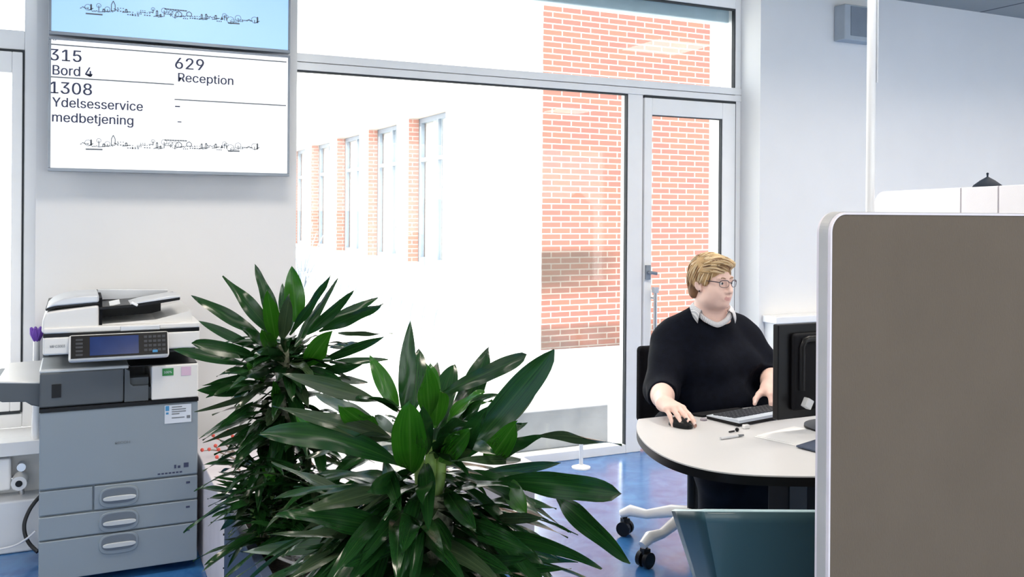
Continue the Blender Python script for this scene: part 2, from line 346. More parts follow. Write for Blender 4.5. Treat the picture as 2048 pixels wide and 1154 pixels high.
# window_2: wide fixed pane with a transom light over pane and door
w2 = sgroup('window_2', (2, YW, 0))
XM0, XM1 = 3.083, 3.193
f = MB(); f.box((XP1, y0, 0), (XP1+.03, y1, ZT)); f.box((3.91, y0, 0), (XR, y1, ZT)); f.box((XP1+.03, y0, 2.83), (3.91, y1, ZT))
f.box((XM0, y0, 0), (XM1, y1, 2.2215)); f.box((XP1+.03, y0, 0), (XM0, y1, .055))
f.build('window_frame', M['white_frame'], w2, .004)
f = MB(); f.box((XP1, y0-.006, 2.222), (XR, y1, 2.262)); f.box((XP1, y0-.006, 2.266), (XR, y1, 2.31)); f.build('transom', M['white_frame'], w2, .003)
g = MB(); g.box((XP1+.02, y0+.002, 2.212), (XM0, y0+.03, 2.2225)); g.box((XM0-.008, y0+.002, .05), (XM0-.0002, y0+.03, 2.2118))
g.box((XP1+.02, y0+.002, 2.82), (3.901, y0+.03, 2.8298)); g.box((3.902, y0+.002, 2.312), (3.9098, y0+.03, 2.8298)); g.build('gasket', M['gasket'], w2)
p = MB(); p.box((XP1+.02, YW+.035, .05), (XM0+.01, YW+.047, 2.225)); p.box((XP1+.02, YW+.035, 2.30), (3.915, YW+.047, 2.835)); p.build('pane', M['glass'], w2)
bl = tag(boxo('roller_blind', (XP1+.06, YW+.052, 2.745), (3.90, YW+.12, 2.835), M['blind'], bevel=.01), 'pale blue-grey roller blind cassette along the top of the transom window', 'blind')

# door_1: glazed door
d1 = sgroup('door_1', (3.55, YW, 0))
DX0, DX1 = 3.20, 3.905
f = MB(); yd0, yd1 = YW-.012, YW+.06
f.box((DX0, yd0, .02), (DX0+.055, yd1, 2.205)); f.box((DX1-.105, yd0, .02), (DX1, yd1, 2.205)); f.box((DX0+.055, yd0, 2.10), (DX1-.105, yd1, 2.205)); f.box((DX0+.055, yd0, .02), (DX1-.105, yd1, .13))
f.build('door_leaf', M['white_frame'], d1, .004)
g = MB(); g.box((DX0, y0-.005, 2.206), (3.9055, y0+.02, 2.2215)); g.box((DX1+.001, y0-.0055, .02), (3.9125, y0+.02, 2.2213)); g.box((DX1-.112, yd0+.006, .12), (DX1-.1045, yd0+.03, 2.105)); g.box((DX0+.056, yd0+.006, 2.094), (DX1-.113, yd0+.03, 2.1005)); g.build('gasket', M['gasket'], d1)
boxo('pane', (DX0+.045, YW+.02, .12), (DX1-.095, YW+.032, 2.11), M['glass'], d1)
hx = DX0+.028; hz = at_y(1288, 545, YW-.02).z
h = MB(); h.box((hx-.022, yd0-.016, hz-.045), (hx+.012, yd0-.001, hz+.045)); h.tube([(hx-.004, yd0-.012, hz), (hx-.004, yd0-.05, hz), (hx+.03, yd0-.055, hz-.005)], .011, 8); h.build('door_handle', M['bezel'], d1, smooth=True)
h = MB(); h.tube([(hx+.03, yd0-.04, .32), (hx+.03, yd0-.04, hz-.11)], .012, 10); h.tube([(hx+.03, yd0, .4), (hx+.03, yd0-.04, .4)], .008, 8); h.tube([(hx+.03, yd0, hz-.16), (hx+.03, yd0-.04, hz-.16)], .008, 8)
h.box((hx+.014, yd0-.055, hz-.125), (hx+.046, yd0-.022, hz-.09)); h.build('pull_bar', M['chrome'], d1, smooth=True)

# ceiling luminaires: rows of square panels above the frame
def luminaire(x, y, label):
    t = empty('ceiling_light', (x, y, ZC), label, 'light', 'ceiling light panels')
    boxo('frame', (x-.31, y-.31, ZC-.03), (x+.31, y+.31, ZC-.001), M['white_frame'], t)
    boxo('diffuser', (x-.28, y-.28, ZC-.036), (x+.28, y+.28, ZC-.03), M['lampglow'], t)
    l = bpy.data.lights.new('lamp', 'AREA'); l.shape = 'SQUARE'; l.size = .55; l.energy = 18; l.color = (1, .88, .74); l.spread = math.radians(150)
    lo = bpy.data.objects.new('lamp', l); COL.objects.link(lo); lo.parent = t; lo.location = (0, 0, -.05)
for i, x in enumerate((-2.0, .6, 3.0, 4.7, 6.4)):
    for j, y in enumerate((-1.8, .6, 3.0)):
        luminaire(x, y, 'square ceiling light panel, %s of the row %s' % (('leftmost', 'second from left', 'middle', 'second from right', 'rightmost')[i], ('farthest from the window', 'over mid room', 'nearest the window')[j]))

# ------------------------------------------------------------------ outside
struct(boxo('ground', (-40, YW+.12, -.12), (40, 90, -.02), M['pave']))
bld = empty('brick_building', (4.59, 8.95, -.02), 'long pale building outside with a red brick end wall', 'building')
XF, YB = 4.59, 8.95
MB().box((XF+.02, YB, -.02), (6.86, YB+.3, 5.2)).build('end_wall', M['brick'], bld)['label'] = 'red brick end wall with a sooty band'
q = MB()
for k in range(27):
    q.box((6.86, YB-.001, -.02+k*.198), (6.86+(.16 if k % 2 else .10), YB+.3, -.02+k*.198+.199))
q.build('quoin', M['render'], bld)['label'] = 'white toothed quoins at the wall corner'
MB().box((6.9, YB+.12, -.02), (14, YB+.3, 5.2)).build('side_wall', M['render'], bld)
fa = MB(); fa.box((XF, YB, -.02), (XF+.02, YB+.3, 4.72)); wins = [(11.8+2.13*k, 13.37+2.13*k) for k in range(8)]; z0w, z1w = .72, 2.93
fa.box((XF, YB+.3, z1w), (XF+.35, 31, 4.72)); fa.box((XF, YB+.3, -.02), (XF+.35, 31, z0w)); ys = [YB+.3] + [c for w in wins for c in w] + [31]
for i in range(0, len(ys), 2): fa.box((XF, ys[i], z0w), (XF+.35, ys[i+1], z1w))
fa.build('facade', M['render'], bld)['label'] = 'sunlit pale long wall with tall windows'
rv = MB()
for (a, b) in wins: rv.box((XF-.002, b-.02, z0w), (XF+.16, b+.001, z1w)); rv.box((XF-.004, a-.06, z1w-.02), (XF+.16, b+.06, z1w+.06))
rv.build('brick_reveal', M['brick_glare'], bld)
for (a, b) in wins:
    f = MB(); xw = XF+.17
    f.box((xw, a, z0w), (xw+.06, a+.07, z1w)); f.box((xw, b-.09, z0w), (xw+.06, b-.02, z1w)); ym = (a+b)/2; f.box((xw, ym-.04, z0w+.07), (xw+.06, ym+.04, z1w-.09))
    for ya, yb in ((a+.07, ym-.04), (ym+.04, b-.09)): f.box((xw, ya, 2.25), (xw+.06, yb, 2.31))
    f.box((xw, a+.07, z0w), (xw+.06, b-.09, z0w+.07)); f.box((xw, a+.07, z1w-.09), (xw+.06, b-.09, z1w-.02))
    w = f.build('window', M['winframe'], bld); boxo('pane', (xw+.025, a+.03, z0w+.03), (xw+.035, b-.03, z1w-.03), M['glass'], w)
for (a, b) in wins: boxo('blind', (XF+.25, a-.02, z0w-.02), (XF+.30, b+.02, z1w+.02), M['render'], bld)  # pale sheets added behind the panes to make the windows wash out
MB().box((XF-.35, YB-.05, 4.72), (XF+3, 31, 4.84)).box((XF-.35, YB-.05, 4.84), (XF-.25, 31, 4.9)).build('eaves', M['white_frame'], bld)
tag(boxo('concrete_bench', (1.2, YW+.35, -.02), (3.17, YW+.75, .23), M['concrete'], bevel=.01), 'low grey concrete block outside just beyond the wide window pane', 'bench')
hf = MB()  # fence, bollards and shrub: veiling glare put into a lighter grey
for k in range(20):
    y = 9.6+k*.42; pts = [(3.75, y+.2-.2*math.cos(a), .42*math.sin(a)-.02) for a in [math.pi*i/8 for i in range(9)]]; hf.tube(pts, .012, 6)
tag(hf.build('hoop_fence', M['winframe'], None, smooth=True), 'low metal hoop fence running along the pale building outside', 'fence')
for (px, py, lb) in ((1008, 690, 'slim grey bollard outside nearest the brick end wall'), (846, 634, 'slim grey bollard outside halfway along the pale building')):
    b = at_z(px, py, -.02); t = MB().tube([b, b+Vector((0, 0, .86))], .03, 10).build('bollard', M['winframe'], None, smooth=True); tag(t, lb, 'bollard', 'bollards outside')
bs = MB(); c = at_z(604, 585, -.02)
random.seed(3)
for k in range(16):
    a = random.uniform(0, 6.28); r = random.uniform(.15, .6); hgt = random.uniform(.7, 1.35)
    bs.tube([c, c+Vector((math.cos(a)*r*.4, math.sin(a)*r*.4, hgt*.55)), c+Vector((math.cos(a)*r, math.sin(a)*r, hgt))], [.018, .013, .006], 5)
tag(bs.build('bare_shrub', M['winframe'], None, smooth=True), 'bare dark-twigged shrub outside at the left edge of the wide window', 'shrub')

# ------------------------------------------------------------------ wall displays
def skyline(mb, x0, x1, yl, dy, sc, y, rnd):
    """a rambling line drawing of roofs, trees and towers between x0 and x1"""
    x = x0
    def ln(p, q, w=.0017):
        p = Vector((p[0], y, p[1])); q = Vector((q[0], y, q[1])); d = (q-p).normalized(); n = d.cross(Vector((0, 1, 0)))*w
        mb.add([p-n, q-n, q+n, p+n], [(0, 1, 2, 3)])
    i = 0
    while x < x1:
        t = (x-x0)/(x1-x0); b = yl+dy*t+rnd.uniform(-.012, .012)*sc; w = rnd.uniform(.018, .045)*sc; h = rnd.uniform(.012, .035)*sc; k = rnd.randrange(5)
        if k == 0:
            ln((x, b), (x, b+h)); ln((x, b+h), (x+w/2, b+h*1.6)); ln((x+w/2, b+h*1.6), (x+w, b+h)); ln((x+w, b+h), (x+w, b)); ln((x, b), (x+w, b))
        elif k == 1:
            pts = [(x+w/2+w/2*math.cos(a), b+h+w/2*math.sin(a)) for a in [6.283*j/9 for j in range(10)]]
            for p_, q_ in zip(pts, pts[1:]): ln(p_, q_, .001)
            ln((x+w/2, b), (x+w/2, b+h))
        elif k == 2:
            for j in range(3): ln((x+j*w/3, b), (x+j*w/3+w/5, b), .003*sc); ln((x+j*w/3, b+h*.5), (x+j*w/3+w/6, b+h*.5))
        elif k == 3:
            ln((x, b), (x+w, b+h*.4)); ln((x+w*.4, b), (x+w*.4, b+h)); ln((x+w*.6, b), (x+w*.6, b+h)); ln((x+w*.4, b+h), (x+w*.6, b+h), .003)
        else:
            for j in range(4): ln((x+j*w/4, b+rnd.uniform(0, h*.4)), (x+(j+1)*w/4, b+rnd.uniform(0, h*.4)))
        x += w*.62; i += 1
    for (a, b_, yy) in ((.03, .12, -.022), (.83, .90, -.010)):
        ln((x0+(x1-x0)*a, yl+dy*a+yy*sc), (x0+(x1-x0)*b_, yl+dy*b_+yy*sc), .004*sc)
    n = 9
    for j in range(n):
        xx = x0+(x1-x0)*(.46+.13*j/n); ln((xx, yl+.045*sc), (xx+.010, yl+.045*sc), .0028)
def display(z0, z1, scr, lines, label, content):
    t = empty('wall_display', ((-.109+.937)/2, 4.57, z0), label, 'screen', 'wall displays on the pillar')
    X0, X1, YF = -.109, .937, 4.49
    b = MB(); e = .010; b.box((X0, YF, z0), (X1, YF+.05, z0+e*1.5)).box((X0, YF, z1-e), (X1, YF+.05, z1)).box((X0, YF, z0+e*1.5), (X0+e, YF+.05, z1-e)).box((X1-e, YF, z0+e*1.5), (X1, YF+.05, z1-e)); b.box((X0+.01, YF+.012, z0+.005), (X1-.01, YF+.05, z1-.005))
    b.build('bezel', M['bezel'], t, .002)
    boxo('rear_housing', (X0+.05, YF+.05, z0+.04), (X1-.05, YF+.1, z1-.04), M['black'], t, .01)
    boxo('wall_bracket', (X0+.3, YF+.1, z0+.15), (X1-.3, YI, z1-.15), M['black'], t)
    boxo('screen', (X0+e, YF+.006, z0+e*1.5), (X1-e, YF+.012, z1-e), scr, t)
    YS = YF+.005; o = Vector((0, YS, 0)); items = []
    for (tx, px, py, h, px1) in content:
        p_ = at_y(px, py, YS); items.append((tx, p_.x, p_.z, h, at_y(px1, py, YS).x-p_.x))
    for it in items: lettering([it], 'lettering', M['ink'], t, o)
    mb = MB()
    for (pa, pb) in lines:
        a = at_y(*pa, YS-.001); b = at_y(*pb, YS-.001); w = .0026
        mb.box((a.x, YS-.0015, (a.z+b.z)/2-w), (b.x, YS-.0005, (a.z+b.z)/2+w))
    if lines: mb.build('rule_line', M['inkg'], t)
    sk = MB(); rnd = random.Random(5)
    if z0 < 2: a = at_y(160, 290, YS); b = at_y(512, 300, YS)
    else: a = at_y(160, 18, YS); b = at_y(512, 47, YS)
    skyline(sk, a.x, b.x, a.z, b.z-a.z, .8, YS-.001, rnd); sk.build('town_drawing', M['inkg'], t)
    return t
ZA = at_y(95, 342, 4.49).z; ZB = at_y(95, 73, 4.49).z
display(ZA, ZB, M['scr_white'], [((97, 88), (573, 124)), ((97, 153), (348, 169)), ((349, 199), (572, 211))], 'white lower wall screen listing queue numbers and counters, hung below the blue one',
        [('315', 99, 120, .050, 162), ('Bord 4', 105, 149, .042, 184), ('1308', 100, 186, .051, 183), ('Ydelsesservice', 104, 213, .041, 285), ('medbetjening', 104, 243, .041, 266),
         ('629', 350, 137, .051, 407), ('Reception', 356, 163, .040, 466), ('-', 350, 222, .05, 359), ('-', 355, 251, .04, 362), ('o', 106, 81, .012, 112)])
display(ZB+.012, ZB+.012+(ZB-ZA), M['scr_blue'], [], 'pale blue upper wall screen with a thin town line drawing', [])

# ------------------------------------------------------------------ copier
CX0, CX1, CYF, CYB = -.12, .465, 4.0, 4.60
cp = empty('photocopier', ((CX0+CX1)/2, 4.3, 0), 'large grey and white office photocopier with blue touch panel against the pillar', 'photocopier')
MB().box((CX0, CYF+.012, .03), (CX1, CYB, .40)).box((CX0+.005, CYF+.02, .40), (CX1-.005, CYB, .70)).build('body', M['pc_cab'], cp, .004)
boxo('front_door', (CX0, CYF-.004, .392), (CX1, CYF+.02, .693), M['pc_cab'], cp, .006)
boxo('trim_strip', (CX0-.001, CYF-.008, .694), (CX1+.001, CYF+.05, .708), M['black'], cp)
for sx in (CX0+.08, CX1-.08):
    for sy in (CYF+.1, CYB-.1): MB().tube([(sx-.012, sy, .0255), (sx+.012, sy, .0255)], .025, 14).box((sx-.018, sy-.02, .03), (sx+.018, sy+.02, .05)).build('caster', M['black'], cp, smooth=True)
def oval(cx, cz, rx, rz, y, n=28): return [(cx+math.copysign(abs(math.cos(a))**.55, math.cos(a))*rx, y, cz+math.copysign(abs(math.sin(a))**.7, math.sin(a))*rz) for a in [2*math.pi*k/n for k in range(n)]]
for i, (za, zb, xa) in enumerate(((.291, .386, .075), (.196, .285, CX0), (.035, .190, CX0))):
    d = boxo('drawer', (xa, CYF-.003, za), (CX1, CYF+.02, zb), M['pc_cab'], cp, .004)
    if i == 0: boxo('filler_panel', (CX0, CYF, za), (.070, CYF+.02, zb), M['pc_cab'], cp, .004)
    hzc = (za+zb)/2-.002 if i < 2 else .150; hxc = .166
    hm = MB(); hm.prism(oval(hxc, hzc, .073, .041, CYF-.003), (0, -.007, 0)); ho = hm.build('handle', M['pc_cab'], d, .003)
    MB().prism(oval(hxc, hzc+.004, .064, .030, CYF-.0102), (0, -.0015, 0)).build('handle_recess_shade', M['cup_shade'], d)  # darker flat plate; shade of the handle hollow put into its colour
    MB().prism(oval(hxc+.002, hzc-.004, .061, .010, CYF-.0115), (0, -.008, 0)).build('handle_bar', M['handle'], d, .003)
    boxo('paper_gauge', (CX1-.045, CYF-.004, zb-.03), (CX1-.030, CYF-.002, zb-.022), M['ink'], d)
mk = MB()
for k in range(7): mk.box((CX1-.155+k*.014, CYF-.0048, .404), (CX1-.145+k*.014, CYF-.0035, .410))
# upper engine housing
MB().box((CX0, CYF+.03, .708), (CX0+.302, CYB, .848)).box((CX0, CYF+.35, .84), (CX1, CYB, .93)).box((CX0, CYF+.03, .708), (CX1-.003, CYB, .76)).build('engine_housing', M['pc_dark'], cp, .006)
g = MB(); g.box((CX0, CYF, .709), (.181, CYF+.032, .846)); g.build('side_cover', M['pc_dark'], cp, .008)
MB().prism([(.183, CYF, .709), (.273, CYF, .709), (.273, CYF, .772), (.215, CYF, .772), (.205, CYF, .782), (.202, CYF, .835), (.183, CYF, .846)], (0, .034, 0)).build('notched_cover', M['pc_dark'], cp, .002)
MB().box((.205, CYF+.03, .772), (.275, CYF+.09, .80)).build('notch_back', M['pc_dark'], cp)
MB().box((.205, CYF+.012, .8482), (CX1-.004, CYF+.34, .8515)).box((.20, CYF+.05, .85), (.28, CYF+.34, .852)).build('exit_shade_plate', M['black'], cp)  # dark plates stand in for the shade inside the exit slot
MB().box((CX0+.03, CYF+.02, .908), (CX1-.01, CYF+.34, .914)).build('scanner_shade_plate', M['black'], cp)  # black sheet painting the shade below the scanner
boxo('latch', (CX0+.042, CYF-.004, .748), (CX0+.075, CYF+.001, .80), M['black'], cp)
boxo('exit_tray', (CX0-.002, CYF+.004, .842), (.20, CYF+.35, .858), M['handle'], cp, .01)
wc = boxo('toner_cover', (.284, CYF-.004, .709), (CX1, CYB-.2, .848), M['pc_white'], cp, .006)
boxo('sticker', (.325, CYF-.006, .806), (.368, CYF-.0045, .836), M['green_st'], wc)['label'] = 'small green sticker'
lettering([('100%', .331, .816, .009, .030)], 'sticker_print', M['label'], wc, (0, CYF-.0065, 0))
boxo('sticker', (.398, CYF-.006, .802), (.436, CYF-.0045, .838), M['pink_st'], wc)['label'] = 'small pale pink sticker'
st = boxo('service_label', (.335, CYF-.0062, .610), (.440, CYF-.0042, .686), M['label'], cp); st['label'] = 'pale service label with blue logo'
lb = MB(); 
for (a, b, c_, d_) in ((.338, .662, .352, .682), (.340, .648, .350, .656)): lb.box((a, CYF-.0072, b), (c_, CYF-.0062, d_))
lb.build('label_logo', M['bluei'], st)
lb = MB(); 
for k, (w_, z_) in enumerate(((.04, .674), (.055, .664), (.055, .655), (.03, .646), (.05, .630))): lb.box((.362, CYF-.0070, z_), (.362+w_, CYF-.0062, z_+.004))
lb.box((.334, CYF-.0070, .685), (.440, CYF-.0062, .6868)); lb.box((.4385, CYF-.0070, .61), (.4402, CYF-.0062, .686)); lb.box((.420, CYF-.007, .626), (.434, CYF-.0062, .638)); lb.build('label_print', M['inkg'], st)
lettering([('RICOH', .150, .545, .010, .055)], 'maker_lettering', M['inkg'], cp, (0, CYF-.0045, 0))
mk.box((CX1-.055, CYF-.0052, .424), (CX1-.036, CYF-.004, .443)); mk.box((CX1-.092, CYF-.0052, .424), (CX1-.084, CYF-.004, .438)); mk.box((CX1-.078, CYF-.0052, .424), (CX1-.068, CYF-.004, .434))
mk.build('door_marking', M['ink'], cp)
# scanner and feeder
boxo('scanner', (CX0+.010, CYF-.01, .915), (CX1+.004, CYB, .985), M['pc_white'], cp, .008)
lettering([('MP C3003', -.085, .944, .010, .052)], 'model_lettering', M['inkg'], cp, (0, CYF-.0105, 0))
boxo('lid_gap', (CX0+.011, CYF-.008, .984), (CX1+.002, CYB, .998), M['black'], cp)
# copier feeder
def loft_x(profile, x0, x1): return [(x0, y, z) for (y, z) in profile], (x1-x0, 0, 0)
MB().box((CX0+.012, CYF-.014, .998), (CX1+.006, CYB, 1.022)).build('platen_lid', M['pc_white'], cp, .008)
boxo('lid_grip', (.165, CYF-.022, .998), (.315, CYF-.006, 1.018), M['silver'], cp, .004)
fb = [(CX0+.004, 1.0), (CX0+.008, 1.05), (CX0+.022, 1.085), (.088, 1.105), (.088, 1.0)]
MB().prism([(x, CYF-.004, z) for x, z in fb], (0, .5, 0)).build('feeder_body', M['pc_white'], cp, .012)
fb = [(CX0+.020, 1.087), (CX0+.06, 1.098), (.088, 1.107), (.088, 1.113), (CX0+.06, 1.105), (CX0+.018, 1.094)]
MB().prism([(x, CYF-.002, z) for x, z in fb], (0, .49, 0)).build('feeder_gap', M['black'], cp)
fb = [(CX0+.018, 1.094), (CX0+.05, 1.103), (.088, 1.113), (.088, 1.143), (CX0+.13, 1.142), (CX0+.08, 1.134), (CX0+.04, 1.117)]
MB().prism([(x, CYF-.004, z) for x, z in fb], (0, .30, 0)).build('feeder_cover', M['silver'], cp, .008)
boxo('feeder_throat', (.086, CYF+.01, 1.022), (.10, CYF+.45, 1.13), M['blackmat'], cp)
MB().prism([(.089, CYF+.0, 1.083), (.22, CYF, 1.088), (.392, CYF, 1.113), (.392, CYF, 1.124), (.22, CYF, 1.102), (.089, CYF, 1.095)], (0, .30, 0)).build('feed_tray', M['black'], cp, .003)
MB().prism([(.20, CYF-.003, 1.100), (.392, CYF-.003, 1.124), (.394, CYF-.003, 1.130), (.355, CYF-.003, 1.1305), (.24, CYF-.003, 1.112)], (0, .20, 0)).build('tray_plate', M['silver'], cp, .002)
MB().prism([(.089, CYF+.285, 1.09), (.36, CYF+.285, 1.10), (.37, CYF+.285, 1.134), (.089, CYF+.285, 1.144)], (0, .02, 0)).build('tray_rail', M['silver'], cp, .003)
MB().box((.125, CYF+.02, 1.098), (.165, CYF+.03, 1.118), rot=Matrix.Rotation(-.2, 3, 'Y')).build('paper_guide', M['pole'], cp, .002)
MB().box((.205, CYF-.006, 1.098), (.232, CYF+.02, 1.108), rot=Matrix.Rotation(.5, 3, 'Y')).build('paper_guide', M['pole'], cp, .002)
MB().box((.10, CYF+.28, 1.022), (.34, CYF+.29, 1.10)).build('tray_backwall', M['black'], cp)
MB().add([(.09, CYF+.02, 1.024), (.30, CYF+.02, 1.034), (.44, CYF+.02, 1.066), (.44, CYF+.46, 1.066), (.30, CYF+.46, 1.034), (.09, CYF+.46, 1.024), (.09, CYF+.02, 1.02), (.44, CYF+.02, 1.02), (.44, CYF+.46, 1.02), (.09, CYF+.46, 1.02)],
         [(0,1,4,5), (1,2,3,4), (0,6,7,2,1), (2,7,8,3), (3,8,9,5,4), (5,9,6,0), (6,9,8,7)]).build('output_slope', M['pc_white'], cp)
# operation panel, tilted towards the user
pn = MB(); rot = Matrix.Rotation(math.radians(-22), 3, 'X'); pv = (.16, CYF-.03, .94); PX0, PX1 = -.020, .346
pn.box((PX0, CYF-.05, .885), (PX1, CYF-.015, .990), rot=rot, pivot=pv)
po = pn.build('control_panel', M['pc_white'], cp, .010)
def onp(a, b, nm, m, par, t=.002): return MB().box((a[0], CYF-.0505-t, a[1]), (b[0], CYF-.0500, b[1]), rot=rot, pivot=pv).build(nm, m, par)
onp((PX0+.008, .894), (PX1-.006, .984), 'panel_face', M['black'], po)
onp((.055, .902), (.232, .976), 'touch_screen', M['blue_lcd'], po, .003)
kb = MB()
for r_ in range(4):
    for c_ in range(5): kb.box((.252+c_*.017, CYF-.054, .908+r_*.018), (.264+c_*.017, CYF-.050, .918+r_*.018), rot=rot, pivot=pv)
kb.build('number_keys', M['key'], po); kb = MB()
for r_ in range(5): kb.box((.005, CYF-.054, .903+r_*.015), (.03, CYF-.05, .911+r_*.015), rot=rot, pivot=pv)
kb.build('function_keys', M['key'], po)
MB().box((.283, CYF-.0545, .902), (.302, CYF-.05, .912), rot=rot, pivot=pv).build('start_key', M['bluei'], po)
boxo('panel_arm', (.04, CYF-.03, .90), (.28, CYF+.02, .93), M['pc_dark'], cp)
# side tray
tr = MB(); ty0, ty1 = CYF+.05, CYF+.42
tr.prism([(CX0+.005, ty0, .705), (CX0-.03, ty0, .715), (CX0-.05, ty0, .73), (CX0-.13, ty0, .735), (CX0-.165, ty0, .752), (CX0-.168, ty0, .762), (CX0-.19, ty0, .768), (CX0-.19, ty0, .806), (CX0-.15, ty0, .812), (CX0-.02, ty0, .800), (CX0+.005, ty0, .80)], (0, ty1-ty0, 0))
tr.build('side_tray', M['pc_dark'], cp, .004)
MB().add([(CX0, ty0-.0, .803), (CX0-.15, ty0, .818), (CX0-.13, ty1, .832), (CX0, ty1, .836), (CX0, ty0, .797), (CX0-.15, ty0, .810), (CX0-.13, ty1, .824), (CX0, ty1, .826)], [(0,3,2,1), (4,5,6,7), (0,1,5,4), (1,2,6,5), (2,3,7,6), (3,0,4,7)]).build('tray_wing', M['pc_white'], cp, .003)

# left corner things
ld = struct(boxo('trim_2', (-3, 4.49, 0), (XP1+.3, YI, .226), M['ledge'], bevel=.01))
rd = empty('radiator', (-.8, 4.58, .27), 'low white radiator below the left window', 'radiator')
ra = MB(); ra.box((-1.4, 4.555, .255), (-.245, 4.615, .395)); ra.build('panel', M['white_frame'], rd, .012)
for x in (-1.3, -.42): boxo('bracket', (x, 4.60, .226), (x+.03, 4.639, .30), M['white_frame'], rd)
vx = -.205
v = MB(); v.tube([(-.25, 4.585, .30), (vx+.01, 4.585, .30)], .012, 10); v.tube([(vx, 4.585, .226), (vx, 4.585, .32)], .011, 10); v.tube([(vx, 4.59, .355), (vx, 4.54, .355)], .018, 14); v.tube([(vx, 4.585, .32), (vx, 4.585, .355)], .010, 8); vo = v.build('valve', M['chrome'], rd, smooth=True)
MB().tube([(vx-.005, 4.585, .297), (vx-.008, 4.515, .292)], .031, 18).build('thermostat_knob', M['pole'], vo, smooth=True)
MB().tube([(vx-.008, 4.517, .292), (vx-.008, 4.511, .292)], .014, 14).build('knob_centre', M['black'], vo, smooth=True)
cb = MB(); cb.tube(spline([at_y(*p, y) for p, y in (((81, 992), 4.46), ((70, 1004), 4.45), ((58, 1022), 4.44), ((49, 1046), 4.43), ((50, 1068), 4.42), ((58, 1086), 4.40), ((70, 1099), 4.38), ((76, 1104), 4.37))]), .0085, 8)
tag(cb.build('power_cable', M['cord_b'], None, smooth=True), 'thick black cable looping out behind the left side of the photocopier', 'cable')
cb = MB(); pts = [at_y(*p, y) for p, y in (((-20, 1102), 4.44), ((20, 1094), 4.43), ((40, 1086), 4.40), ((58, 1074), 4.36), ((73, 1060), 4.34))]; cb.tube(spline(pts), .0045, 8)
tag(cb.build('network_cable', M['cable_w'], None, smooth=True), 'thin pale cable sagging across the white ledge toward the photocopier', 'cable')
va = empty('flower_vase', (-.235, 4.575, .47), 'slim pale vase with a purple flower on the left window sill behind the photocopier', 'vase')
vp = at_y(73, 690, 4.575); va.location = (vp.x, 4.575, .47)
MB().lathe([(.018, 0), (.019, .02), (.015, .2), (.013, vp.z-.47+.03)], (vp.x, 4.575, .47), 16).build('vase', M['pole'], va, smooth=True)
fl = MB()
for k in range(7):
    a = k*.9; fl.tube([(vp.x, 4.575, vp.z+.02), (vp.x+.014*math.cos(a), 4.575+.014*math.sin(a), vp.z+.055), (vp.x+.026*math.cos(a), 4.575+.026*math.sin(a), vp.z+.078)], [.014, .017, .004], 6)
fl.build('flower', M['purple'], va, smooth=True)

# ------------------------------------------------------------------ plants, planter, white box
XB = .49; ZP = .43
wbx = empty('white_box', (1.1, 4.0, 0), 'white-painted low box with chipped edges between photocopier and blue planter', 'box')
MB().box((XB, 3.44, .0), (1.75, 4.48, ZP-.03)).build('box_body', M['boxw'], wbx, .006)
MB().box((XB-.004, 3.436, ZP-.03), (1.754, 4.482, ZP)).build('box_top', M['boxw'], wbx, .005)
random.seed(11)
for z, hh in ((.05, .006), (.105, .016), (.19, .005), (.235, .022), (.31, .007), (.372, .004)): boxo('paint_chip', (XB-.001, 3.437, z), (XB+random.uniform(.003, .007), 3.4395, z+hh), M['blackmat'], wbx)
pl = empty('planter_box', (.85, 2.6, 0), 'slate-blue rectangular planter box holding the two big dracaenas', 'planter')
PX_0, PX_1, PY0, PY1 = XB, 1.13, 1.72, 3.42; tk = .035
w = MB(); w.box((PX_0, PY0, 0), (PX_0+tk, PY1, ZP)); w.box((PX_1-tk, PY0, 0), (PX_1, PY1, ZP)); w.box((PX_0+tk, PY0, 0), (PX_1-tk, PY0+tk, ZP)); w.box((PX_0+tk, PY1-tk, 0), (PX_1-tk, PY1, ZP)); w.box((PX_0+tk, PY0+tk, 0), (PX_1-tk, PY1-tk, .04)); w.build('box_wall', M['planter'], pl, .004)
boxo('soil', (PX_0+tk, PY0+tk, .05), (PX_1-tk, PY1-tk, .36), M['soil'], pl)

